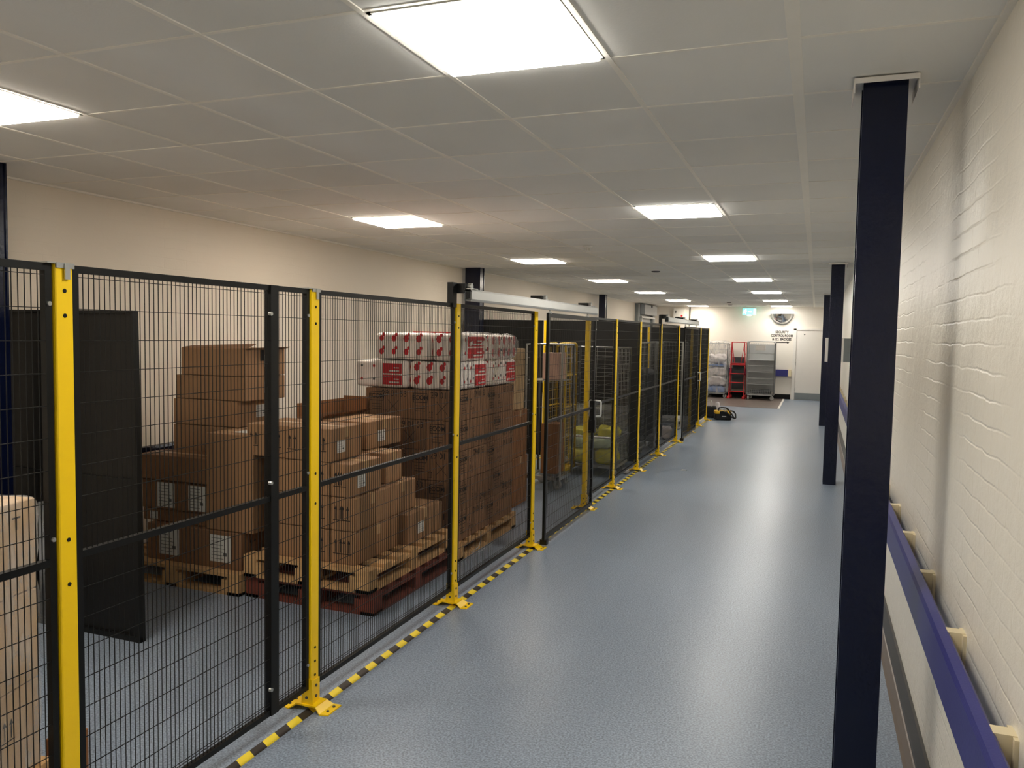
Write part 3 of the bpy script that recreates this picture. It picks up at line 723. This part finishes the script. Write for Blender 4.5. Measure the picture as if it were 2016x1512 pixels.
# white and red wrapped packs
def blob_box(mb, x0, x1, y0, y1, z0, z1, r=.05, n=5, amp=.006, seed=1):
    rnd = random.Random(seed); cx, cy, cz = (x0+x1)/2, (y0+y1)/2, (z0+z1)/2; hx, hy, hz = (x1-x0)/2, (y1-y0)/2, (z1-z0)/2
    ph = [rnd.uniform(0, 6.28) for _ in range(6)]
    def pt(u, v, face):
        p = {0: (u, v, 1), 1: (u, v, -1), 2: (1, u, v), 3: (-1, u, v), 4: (u, 1, v), 5: (u, -1, v)}[face]
        q = Vector((p[0]*hx, p[1]*hy, p[2]*hz)); inn = Vector((max(-hx+r, min(hx-r, q.x)), max(-hy+r, min(hy-r, q.y)), max(-hz+r, min(hz-r, q.z))))
        dlt = q-inn
        if dlt.length > 1e-9: q = inn+dlt.normalized()*r
        a = amp*(math.sin(q.x*31+ph[0]+q.z*17)+math.sin(q.y*27+ph[1]-q.z*23)+math.sin(q.z*41+ph[2]+q.x*11))/2
        if dlt.length > 1e-9: q += dlt.normalized()*a
        return (cx+q.x, cy+q.y, cz+q.z)
    N = 2*n
    ts = [-1+2*i/N for i in range(N+1)]
    ts = [math.copysign(abs(t_)**.6, t_) for t_ in ts]
    for f in range(6):
        vs = [pt(u, v, f) for u in ts for v in ts]; fs = []
        for i in range(N):
            for j in range(N):
                q = (i*(N+1)+j, (i+1)*(N+1)+j, (i+1)*(N+1)+j+1, i*(N+1)+j+1); fs.append(q if f in (0, 2, 5) else q[::-1])
        mb.add(vs, fs, True)
def pack(x0, x1, y0, y1, z0, z1, label, seed, wrap=False, dots=True, lab_f=None, lab_s=None):
    t = thing('wrapped_pack', label, 'pack', (x1, y0, z0), 0, 'white and red wrapped packs on the printed cartons'); W, D, Hh = x1-x0, y1-y0, z1-z0
    b = MB(); blob_box(b, -W+.004, -.004, .004, D-.004, .002, Hh-.002, .035, 8, .003, seed); b.build('wrapping', 'pack', t)
    rd = MB(); k = MB()
    def red_labels(fm, wid):
        for s in (1, -1):
            quad(rd, wid, Hh*.36, fm(Hh*.5+s*Hh*.205))
            wt = fm(Hh*.5+s*Hh*.205-.02) @ Matrix.Translation((wid*.1, 0, .001)); quad(wk, wid*.55, .012, wt); quad(wk, wid*.3, .008, wt @ Matrix.Translation((wid*.12, .025, 0)))
    wk = MB()
    if lab_f is not None: red_labels(lambda z: face_y(lab_f, .0005, z), .17)
    if lab_s is not None: red_labels(lambda z: face_x(-.0005, lab_s, z), .22 if z1 < 1.6 else .32)
    rr = random.Random(seed)
    def disc(m_, r):
        rd.add([(r*math.cos(a*math.pi/4), r*math.sin(a*math.pi/4)*1.2, 0) for a in range(8)], [tuple(range(8))], mat=m_)
    if dots:
        for j, zz in enumerate((.30, .78)):
            for i in range(int(W/.11)):
                xx = -W+.07+i*.11
                if lab_f is None or abs(xx-lab_f) > .12:
                    if lab_f is None: disc(face_y(xx, .0006, Hh*zz), .02+.006*rr.random()); disc(face_y(xx+.02, .0004, Hh*zz+.03), .013)
                    else: (disc(face_y(xx, .0006, Hh*zz), .011) if rr.random() < .6 else quad(k, .02, .016, face_y(xx, .0006, Hh*zz)))
            for i in range(int(D/.12)):
                yy = .07+i*.12
                if lab_s is None or abs(yy-lab_s) > .13: disc(face_x(-.0006, yy, Hh*zz), .012+.02*(lab_s is None)); quad(k, .018, .02, face_x(-.0006, yy+.05, Hh*zz+.02))
    if rd.v: 
        ro = rd.build('red_print', 'red', t)
        if wk.v: wk.build('white_print', 'paper', ro)
    if k.v: k.build('grey_print', 'inkg', t)
    if wrap:
        f = MB(); blob_box(f, -W-.012, .016, -.012, D+.012, -.004, Hh+.012, .05, 8, .012, seed+9); f.build('clear_film', 'film', t)
    return t
pz = (1.326, 1.545, 1.765)
pack(-3.46, -2.975, 5.53, 6.1, pz[0], pz[1], 'white and red wrapped pack, lower row, left end of the front', 1, lab_f=-.14)
pack(-2.97, -2.52, 5.53, 6.1, pz[0], pz[1], 'white and red wrapped pack, lower row, front corner nearest the fence', 2, lab_s=.38)
pack(-2.97, -2.52, 6.11, 6.74, pz[0], pz[1], 'white and red wrapped pack, lower row, rear with two red labels on its side', 3, lab_s=.48)
pack(-3.30, -2.80, 5.56, 6.1, pz[1]+.002, pz[2], 'white pack with rows of red spots, upper row, left end of the front', 4)
pack(-2.795, -2.53, 5.56, 6.1, pz[1]+.002, pz[2], 'white and red wrapped pack, upper row, front corner with large red side labels', 5, lab_s=.27)
pack(-2.97, -2.52, 6.11, 6.72, pz[1]+.002, pz[2]-.01, 'pack under shiny clear film at the rear of the upper row', 6, wrap=True)
MB().box(-3.05, -2.72, 5.7, 5.95, pz[2]-.006, pz[2]+.006)
tag(MB().box(-.16, .16, -.1, .1, 0, .01).build('red_sheet', 'red', None, (-2.86, 5.80, pz[2])), 'flat red sheet lying on top of the wrapped packs', 'sheet')

# foreground stack at the left edge
ROT = math.radians(14)
t0x, t0y = -2.55, 1.20   # near side corner on floor
base = Vector((-2.635, 2.07, 0)); dirn = Vector((math.sin(ROT), -math.cos(ROT), 0)); near = base+dirn*.85
pl = pallet(-3.45, -2.63, 1.2, 2.12, 0, 'pallet under the film-wrapped boxes at the left picture edge', rot=ROT); pl.location = (near.x+.02, near.y-.02, 0)
for k in range(3):
    za = .144+k*.335
    t, W, D, Hh = carton(near.x-.75, near.x, near.y, near.y+.85, za, za+.333, ['pale box with recycling symbols at the bottom of the film-wrapped stack', 'pale box with a small label in the middle of the film-wrapped stack', 'pale box on top of the film-wrapped stack at the left picture edge'][k], 'cardL', rot=ROT, group='film-wrapped boxes at the left picture edge')
    p = MB()
    if k == 2: arrows(p, face_x(.001, D-.24, Hh*.74), .04); text_into(p, 'T', .07, face_x(.001, D-.1, Hh*.76))
    if k == 0:
        arrows(p, face_x(.001, D-.16, Hh*.62), .035)
        mm = face_x(.001, D-.36, Hh*.6)
        for q in range(3): quad(p, .06, .007, mm @ Matrix.Rotation(q*2*math.pi/3, 4, 'Z') @ Matrix.Translation((0, -.02, 0)))
    if k == 1:
        label_sheet(t, .12, .08, face_x(0, D-.5, Hh*.4), 4); quad(p, .05, .02, face_x(.001, D-.3, Hh*.75))
    if p.v: p.build('print', 'ink', t)
    if k == 2:
        f = MB(); rnd = random.Random(3); pts = []
        blob_box(f, -W-.008, .01, -.008, D+.012, -.67, Hh+.006, .03, 9, .006, 21); f.build('clear_film', 'film', t)
        f = MB(); n = 14
        vs = []
        for i in range(n):
            z = Hh-.02-i*.045; wv = .02+.02*math.sin(i*1.7)+.015*rnd.random()
            vs += [(.004, D+.005, z), (.012+wv*.5, D+.01+wv, z)]
        f.add(vs, [(2*i, 2*i+1, 2*i+3, 2*i+2) for i in range(n-1)], True); f.build('loose_film', 'film2', t)
t, W, D, Hh = carton(-2.74, -2.655, 2.17, 2.30, 0, .17, 'small low brown box by the foot of the nearest yellow post', 'cardC')

# tall orange-brown cartons beyond the printed ones
carton(-3.25, -2.82, 7.5, 7.92, 0, .50, 'plain orange-brown carton on the floor behind the printed cartons', 'cardC', group='orange-brown cartons')
carton(-3.25, -2.83, 7.5, 7.92, .502, .985, 'plain orange-brown carton stacked on its twin behind the printed cartons', 'cardC', group='orange-brown cartons')
for k, (a, b_) in enumerate(((.986, 1.16), (1.162, 1.34), (1.342, 1.5), (1.502, 1.62))):
    t, W, D, Hh = carton(-3.24, -2.86, 7.52, 7.9, a, b_, 'small beige box with label, %s of four on the orange-brown cartons' % ['lowest', 'second from bottom', 'third from bottom', 'topmost'][k], 'cardL', tape=False, group='small beige boxes')
    label_sheet(t, .09, .07, face_y(-W+.1, -.001, Hh*.5), 3); label_sheet(t, .07, .08, face_y(-.1, -.001, Hh*.5), 3)

# ------------------------------------------------------------------ roll cages
def castor(mb_f, mb_w, x, y, r=.06, ang=0):
    m_ = Matrix.Translation((x, y, 0)) @ Matrix.Rotation(ang, 4, 'Z')
    mb_w.lathe([(r*.4, -.016), (r*.9, -.016), (r, -.009), (r, .009), (r*.9, .016), (r*.4, .016), (r*.4, -.016)], 18, mat=m_ @ Matrix.Translation((.02, 0, r)) @ Matrix.Rotation(math.pi/2, 4, 'X'))
    mb_f.box(.0, .04, -.024, -.019, r*.8, r*2+.02, mat=m_).box(0, .04, .019, .024, r*.8, r*2+.02, mat=m_).box(-.03, .045, -.03, .03, r*2+.012, r*2+.022, mat=m_).tube((.02, -.03, r), (.02, .03, r), .008, 8, mat=m_)
def roll_cage(x0, x1, y0, y1, h, label, mt='steel', sides='LRB', vs=.05, hs=.1, rot=0, group=None, cz=.15, hoop=False, plate=False, bars=(), rm='rubber'):
    t = thing('roll_cage', label, 'roll cage', ((x0+x1)/2, (y0+y1)/2, 0), rot, group); W, D = (x1-x0)/2, (y1-y0)/2
    r = .0125
    b = MB().box(-W, W, -D, -D+.04, cz-.035, cz).box(-W, W, D-.04, D, cz-.035, cz).box(-W, -W+.04, -D, D, cz-.035, cz).box(W-.04, W, -D, D, cz-.035, cz)
    if plate: b.box(-W+.03, W-.03, -D+.03, D-.03, cz-.02, cz-.012)
    else:
        k = -D+.08
        while k < D: b.tube((-W+.02, k, cz-.01), (W-.02, k, cz-.01), .004, 5); k += .07
    b.build('base', mt, t)
    for sx in (-1, 1):
        for sy in (-1, 1):
            f = MB(); wh = MB(); castor(f, wh, sx*(W-.06), sy*(D-.07), ang=.5*sx+sy); fo = f.build('castor', mt, t); wh.build('wheel', rm, fo)
    def side(nm, p, q, vstep, hstep):
        p = Vector(p); q = Vector(q); L = (q-p).length; d_ = (q-p).normalized(); z0_, z1_ = cz, h
        fr = MB().tube(p+Vector((0, 0, z0_-.03)), p+Vector((0, 0, z1_)), r, 8).tube(q+Vector((0, 0, z0_-.03)), q+Vector((0, 0, z1_)), r, 8)
        if hoop: fr.path([p+Vector((0, 0, z1_)), p+d_*.03+Vector((0, 0, z1_+.035)), p+d_*.08+Vector((0, 0, z1_+.045)), q-d_*.08+Vector((0, 0, z1_+.045)), q-d_*.03+Vector((0, 0, z1_+.035)), q+Vector((0, 0, z1_))], r, 8)
        else: fr.tube(p+Vector((0, 0, z1_-.006)), q+Vector((0, 0, z1_-.006)), r*.9, 8)
        for zz in bars: fr.tube(p+Vector((0, 0, zz)), q+Vector((0, 0, zz)), r*.8, 6)
        fo = fr.build(nm, mt, t)
        g_ = MB(); n = max(1, int(L/vstep))
        for i in range(1, n): g_.tube(p+d_*(L*i/n)+Vector((0, 0, z0_)), p+d_*(L*i/n)+Vector((0, 0, z1_)), .0028, 4)
        z = z0_+hstep*.5
        while z < z1_: g_.tube(p+Vector((0, 0, z)), q+Vector((0, 0, z)), .003, 4); z += hstep
        g_.build('wire_grid', mt, fo)
    if 'L' in sides: side('left_side', (-W, -D, 0), (-W, D, 0), vs, hs)
    if 'R' in sides: side('right_side', (W, -D, 0), (W, D, 0), vs, hs)
    if 'B' in sides: side('back_side', (-W, D, 0), (W, D, 0), vs*1.6 if 'H' in sides else vs, hs*.5 if 'H' in sides else hs)
    if 'F' in sides: side('front_side', (-W, -D, 0), (W, -D, 0), vs, hs)
    return t
def film_cover(t, W, D, z0_, z1_, seed, mt='film', name='clear_cover'):
    f = MB(); blob_box(f, -W, W, -D, D, z0_, z1_, .04, 10, .018, seed); return f.build(name, mt, t)
def soft(name, label, cat, x, y, z, sx, sy, sz, mt, seed, group=None, rot=0):
    b = MB(); blob_box(b, -sx, sx, -sy, sy, 0, 2*sz, min(sx, sy, sz)*.8, 6, min(sx, sy, sz)*.22, seed); o = b.build(name, mt, None, (x, y, z), rot); return tag(o, label, cat, group)

_c = roll_cage(-3.08, -2.66, 8.56, 9.03, 1.66, 'grey roll cage just behind the hinge edge of the near gate', 'steel', 'LRB', .08, .3)
MB().box(-.2, .2, -.2, .2, 1.24, 1.25).build('shelf', 'steel', _c)
for k in range(3):
    t, W, D, Hh = carton(-2.94, -2.74, 8.7, 8.98, (.16, .46, 1.252)[k], (.458, .74, 1.56)[k], ['pale pink box low in the roll cage behind the gate', 'pale pink box halfway up the roll cage behind the gate', 'pale pink box at the top of the roll cage behind the gate'][k], 'cardC' if k < 2 else 'pinkb', tape=False, group='boxes in the roll cage behind the gate')
    t['label'] = ['brown box low in the roll cage behind the near gate', 'brown box halfway up the roll cage behind the near gate', 'pale pink box topmost in the roll cage behind the near gate'][k]
roll_cage(-3.03, -2.78, 9.08, 9.56, 1.62, 'yellow roll cage with hooped sides behind the near gate', 'ycage', 'LRB', .07, .11, hoop=True, bars=(.9, 1.28), plate=True)
c = roll_cage(-2.95, -2.27, 9.62, 10.32, 1.62, 'grey roll cage half full of yellow bags in clear film', 'steel', 'LRBH', .07, .11, bars=(.5,), rm='rubber')
film_cover(c, .335, .345, .17, .86, 5, 'film3', name='film_liner')
k = MB().tube((-.34, -.35, .50), (.34, -.35, .50), .014, 8).build('front_bar', 'alu', c)
bs = [('yellow plastic bag at the bottom left of the bag cage', -2.78, 9.82, .155, .15, .15, .09, 'bagy'), ('yellow plastic bag at the bottom right of the bag cage', -2.44, 9.84, .155, .15, .15, .10, 'bagy'),
      ('yellow plastic bag deep at the back of the bag cage', -2.62, 10.12, .155, .26, .12, .13, 'bagy'), ('pale green and white bag in the middle of the bag cage', -2.62, 9.84, .345, .24, .15, .07, 'bagg'),
      ('crumpled yellow bag on top of the heap, right side', -2.44, 9.92, .47, .14, .17, .07, 'bagy'), ('crumpled yellow bag on top of the heap, left side', -2.76, 9.94, .47, .13, .15, .055, 'bagy')]
for i, (l, x, y, z, a, b_, c_, mt_) in enumerate(bs): soft('plastic_bag', l, 'bag', x, y, z, a, b_, c_, mt_, 40+i, 'bags in the film-lined roll cage', rot=.3*math.sin(i*2))
# beyond the first partition
def dark_load(cg, W, D, z0_, z1_, label, mt_, seed, cx, cy):
    o = soft('wrapped_load', label, 'load', cx, cy, z0_, W, D, (z1_-z0_)/2, mt_, seed)
roll_cage(-3.0, -2.36, 11.2, 11.9, 1.67, 'roll cage with white top bar just beyond the first black partition', 'steel', 'LRB', .06, .1)
soft('wrapped_load', 'dark wrapped load inside the roll cage beyond the first partition', 'load', -2.68, 11.55, .16, .28, .3, .6, 'dgrey', 61)
roll_cage(-2.98, -2.34, 12.45, 13.1, 1.67, 'roll cage behind the fence post before the far gate', 'steel', 'LRB', .06, .1)
soft('wrapped_load', 'dark wrapped load in the roll cage before the far gate', 'load', -2.66, 12.77, .16, .27, .28, .55, 'dgrey', 62)
roll_cage(-2.98, -2.36, 15.3, 15.95, 1.67, 'roll cage behind the far end of the fence', 'steel', 'LRB', .06, .1)
soft('white_bag', 'small white bag on the floor behind the post before the far gate', 'bag', -2.36, 13.75, 0, .08, .09, .12, 'linen', 63)
soft('white_scrap', 'scrap of white film poking under the fence by the bag cage', 'film', -2.235, 10.05, .004, .035, .05, .03, 'linen', 66)

# ------------------------------------------------------------------ far end things
# plastic covered cage
c = roll_cage(-3.02, -2.42, 24.0, 24.5, 1.60, 'roll cage under a clear plastic cover against the end wall', 'grey', 'LRBF', .11, .28)
film_cover(c, .34, .27, .12, 1.66, 8, 'film2', 'plastic_cover')
lay = [('folded blue linen at the bottom of the covered cage', .155, .36, 'blueb'), ('white linen bundle above the blue one in the covered cage', .36, .66, 'linen'), ('white linen bundle in the middle of the covered cage', .66, .92, 'linen'),
       ('thin blue bundle across the covered cage', .92, 1.0, 'blueb'), ('white linen bundle near the top of the covered cage', 1.0, 1.3, 'linen')]
for i, (l, a, b_, mt_) in enumerate(lay): soft('linen_bundle', l, 'linen', -2.72, 24.25, a+.002, .25, .2, (b_-a)/2-.012, mt_, 80+i, 'linen in the covered cage')
# red steps
t = thing('warehouse_steps', 'red mobile warehouse steps between the two roll cages at the end wall', 'steps', (-2.13, 24.05, 0))
ft = MB(); rr = .012; sw = .2
s_ = MB()
for sx in (-1, 1):
    s_.path([(sx*.21, -.12, .05), (sx*sw, .02, .58), (sx*sw, .12, 1.02), (sx*sw*.95, .12, 1.12), (sx*.18, .06, 1.64)], rr, 8)
    s_.path([(sx*.225, .45, .05), (sx*sw, .42, 1.02), (sx*sw, .42, 1.64)], rr, 8)
    s_.tube((sx*.18, .06, 1.64), (sx*sw, .42, 1.64), rr, 8); s_.tube((sx*sw, .12, 1.3), (sx*sw, .42, 1.3), rr*.8, 8)
    s_.tube((sx*.21, -.12, .16), (sx*.225, .45, .16), rr, 8)
    s_.path([(sx*.09, .09, 1.04), (sx*.18, .075, 1.64)][:2], rr*.7, 6)
s_.tube((-.18, .06, 1.64), (.18, .06, 1.64), rr, 8).tube((-.225, .45, .16), (.225, .45, .16), rr, 8).tube((-sw, .42, 1.64), (sw, .42, 1.64), rr, 8).tube((-sw, .12, 1.02), (sw, .12, 1.02), rr, 8)
s_.build('frame', 'redp', t)
for i in range(4):
    z = .22+.255*i; yy = -.09+.06*i
    st = MB().box(-sw-.01, sw+.01, yy, yy+.16, z-.012, z).build('step', 'dgrey', t)
    MB().tube((-sw-.015, yy-.005, z-.006), (sw+.015, yy-.005, z-.006), .014, 8).build('step_nosing', 'redp', st)
MB().box(-sw, sw, .12, .42, 1.01, 1.025).build('platform', 'dgrey', t)
MB().box(-sw+.02, sw-.02, .40, .41, .25, 1.2).build('back_sheet', 'dgrey', t)
for sx in (-1, 1):
    for y in (-.12, .45):
        MB().lathe([(.01, .09), (.045, .07), (.055, .03), (.05, 0), (0, 0)], 14, mat=Matrix.Translation((sx*(.21 if y < 0 else .215), y, 0))).build('foot', 'redp', t)
# grey cage
c = roll_cage(-1.84, -1.09, 23.75, 24.35, 1.63, 'grey mesh roll cage beside the red steps below the security arrow', 'lgrey', 'LRBF', .05, .05, hoop=True, bars=(.62, .98, 1.33), cz=.17)
MB().box(-.36, .36, .26, .265, .2, 1.58).build('sheet', 'lgrey', c)
MB().box(-.16, .12, -.305, -.30, 1.42, 1.56).build('sign_plate', 'white', c)
for i, z in enumerate((.45, .80, 1.13)):
    MB().box(-.36, .36, -.27, .27, z, z+.012).build('shelf', 'lgrey', c)
soft('folded_cloth', 'dark cloth heap on the base of the grey roll cage', 'cloth', -1.46, 24.05, .18, .3, .2, .05, 'dgrey', 91)

# sign text on the wall
p = MB()
for i, (s, wd) in enumerate((('SECURITY', .36), ('CONTROL ROOM', .6), ('& I.D. BADGES', .53))):
    q = MB(); text_into(q, s, .10, Matrix.Identity(4)); xs = [v[0] for v in q.v]; k = wd/(max(xs)-min(xs))
    text_into(p, s, .10, face_y(-.955, YF-.004, 1.955-.105*i), sx=k, ext=.0015, bold=.0035)
p.box(-1.13, -.80, YF-.004, YF-.001, 1.645, 1.665).add([(-.80, YF-.003, 1.62), (-.80, YF-.003, 1.69), (-.74, YF-.003, 1.655)], [(0, 2, 1)])
tag(p.build('security_sign', 'ink', None), 'black SECURITY CONTROL ROOM & I.D. BADGES lettering and arrow on the end wall', 'sign')

# convex mirror: quarter dome
t = thing('convex_mirror', 'silver half-dome convex mirror high on the end wall', 'mirror', (-.97, YF, 2.49))
R_ = .30; vs = []; fs = []; n, mm = 24, 12
for j in range(mm+1):
    ph = (math.pi/2)*j/mm
    for i in range(n+1):
        th = math.pi*i/n; r_ = R_*math.cos(ph)
        vs.append((r_*math.cos(th), -R_*.75*math.sin(ph)-.01, -r_*math.sin(th)))
for j in range(mm):
    for i in range(n): fs.append((j*(n+1)+i, j*(n+1)+i+1, (j+1)*(n+1)+i+1, (j+1)*(n+1)+i))
MB().add(vs, fs, True).build('dome', 'mirror', t)
rim = MB(); rim.path([(R_*1.02*math.cos(math.pi*i/24), -.01, -R_*1.02*math.sin(math.pi*i/24)) for i in range(25)], .012, 6)
rim.build('rim', 'alu', t); MB().box(-R_, R_, -.22, 0, .0, .008).build('top_plate', 'white', t)

# exit sign
t = thing('exit_sign', 'lit green emergency exit sign with running figure and arrow under the ceiling', 'sign', (-1.87, 24.3, 2.44))
MB().box(-.19, .19, .004, .03, 0, .19).build('panel', 'exitg', t)
MB().box(-.2, .2, 0, .045, .19, .235).tube((-.12, .02, .23), (-.12, .02, .25), .01, 8).tube((.12, .02, .23), (.12, .02, .25), .01, 8).build('housing', 'plastic', t)
p = MB(); fm = lambda x, z: face_y(x, .002, z)
p.box(.125, .17, 0, .004, .03, .17)     # doorway
quad(p, .07, .016, fm(.0, .1)); p.add([(.035, .0, .125), (.035, .0, .075), (.07, .0, .1)], [(0, 1, 2)])
hd = [( -.10+.016*math.cos(a*math.pi/5), .0, .155+.016*math.sin(a*math.pi/5)) for a in range(10)]; p.poly(hd)
for (a, b_, w_) in (((-.105, .135), (-.125, .085), .018), ((-.125, .085), (-.095, .06), .012), ((-.095, .06), (-.105, .025), .011), ((-.125, .085), (-.15, .055), .012), ((-.15, .055), (-.175, .05), .011), ((-.105, .13), (-.075, .105), .010), ((-.11, .13), (-.145, .125), .010), ((-.145, .125), (-.155, .1), .010)):
    p.tube((a[0], .001, a[1]), (b_[0], .001, b_[1]), w_*.6, 6)
p.build('pictogram', 'exitw', t)
MB().box(-.06, .06, .002, .032, -.022, 0).build('downlight', 'exitw', t)

# electrical box and conduit, roller shutter
t = thing('control_box', 'white electrical control box with red button high on the end wall', 'control box', (-3.92, YF, 2.27))
MB().rbox(-.18, .18, -.14, 0, 0, .35, .006).build('housing', 'plastic', t)
MB().tube((.07, -.15, .13), (.07, -.14, .13), .03, 14).build('red_button', 'redp', t)
MB().tube((-.11, -.15, .27), (-.11, -.14, .27), .018, 12).tube((-.11, -.15, .22), (-.11, -.14, .22), .018, 12).box(-.13, .0, -.145, -.14, .05, .1).build('switches', 'black', t)
tag(MB().tube((0, 0, 0), (0, 0, .55), .018, 8).build('conduit', 'black', None, (-3.62, YF-.03, 2.12)), 'black vertical conduit beside the control box', 'conduit')
t = thing('roller_shutter', 'grey metal roller shutter housing and frame on the left wall near the far end', 'shutter', (XL, 22.0, 0))
MB().box(0, .10, 0, .28, 0, CE-.02).box(0, .10, 2.1, 2.4, 0, CE-.02).build('side_frame', 'grey', t)
MB().box(0, .22, .3, 2.1, 2.38, CE-.03).build('housing', 'lgrey', t)
MB().box(.1, .16, .22, 2.16, 2.28, 2.33).box(.1, .16, .22, .27, 0, 2.3).box(.1, .16, 2.1, 2.16, 0, 2.3).build('guard_frame', 'alu', t)
MB().box(.01, .03, .28, 2.1, 0, 2.37).build('curtain', 'lgrey', t)
MB().box(.2, .25, 1.2, 1.26, 2.6, 2.66).build('sensor', 'black', t)

# ------------------------------------------------------------------ bags on the floor
t = thing('tool_bag', 'open yellow and black tool bag with shoulder strap on the corridor floor', 'bag', (-1.83, 17.62, 0), .25)
b = MB(); blob_box(b, -.17, .17, -.12, .12, 0, .15, .03, 6, .004, 3); b.build('body', 'blackf', t)
b = MB(); blob_box(b, -.175, .175, -.125, .125, .125, .20, .03, 6, .004, 4); b.build('upper_panel', 'yfab', t)
MB().box(-.05, .05, -.132, -.124, .05, .12).box(-.08, .08, -.13, -.124, .12, .19).build('front_pocket', 'blackf', t)
quad_m = MB(); quad(quad_m, .09, .02, face_y(.01, -.1335, .085)); quad_m.build('badge', 'lgrey', t)
MB().path([(-.10, -.05, .19), (-.09, -.03, .25), (-.03, -.02, .27), (.06, -.02, .265), (.11, -.04, .24), (.13, -.05, .19)], .013, 8).path([(-.10, .05, .19), (-.07, .06, .26), (.08, .06, .255), (.12, .05, .19)], .011, 8).build('handle', 'blackf', t)
MB().path([(.12, -.10, .20), (.18, -.15, .12), (.22, -.16, .05), (.26, -.1, .06), (.27, 0, .13), (.24, .08, .18), (.16, .1, .19)], .016, 8).path([(-.05, -.14, .19), (.05, -.15, .17), (.12, -.14, .12), (.19, -.15, .06)], .016, 8).build('shoulder_strap', 'blackf', t)
tl = MB()
for i in range(6): tl.tube((-.08+.03*i, .0+.02*math.sin(i*3), .17), (-.07+.03*i, .02*math.sin(i*5), .23+.015*math.sin(i*2)), .009, 6)
tl.build('tools', 'lgrey', t)
t = thing('black_bag', 'black soft bag with a white handle behind the last yellow post', 'bag', (-2.12, 17.95, 0))
b = MB(); blob_box(b, -.11, .11, -.1, .1, 0, .26, .05, 6, .006, 9); b.build('body', 'blackf', t)
MB().path([(-.09, -.05, .24), (-.09, -.05, .36), (-.05, -.05, .39), (.0, -.05, .385), (.02, -.05, .34), (.02, -.05, .25)], .013, 8).build('handle', 'plastic', t)
soft('white_bottle_pack', 'white plastic pack leaning beside the black bag', 'pack', -2.0, 18.05, .0, .05, .05, .17, 'linen', 95)
tag(MB().add([(0, 0, 0), (.07, .01, .004), (.09, .05, .006), (.02, .04, .012), (0, 0, .012), (.07, .01, .014)], [(0, 1, 2, 3), (0, 3, 4), (1, 5, 2)]).build('paper_scrap', 'lgrey', None, (-1.62, 10.6, .001)), 'tiny scrap of litter on the corridor floor', 'litter')
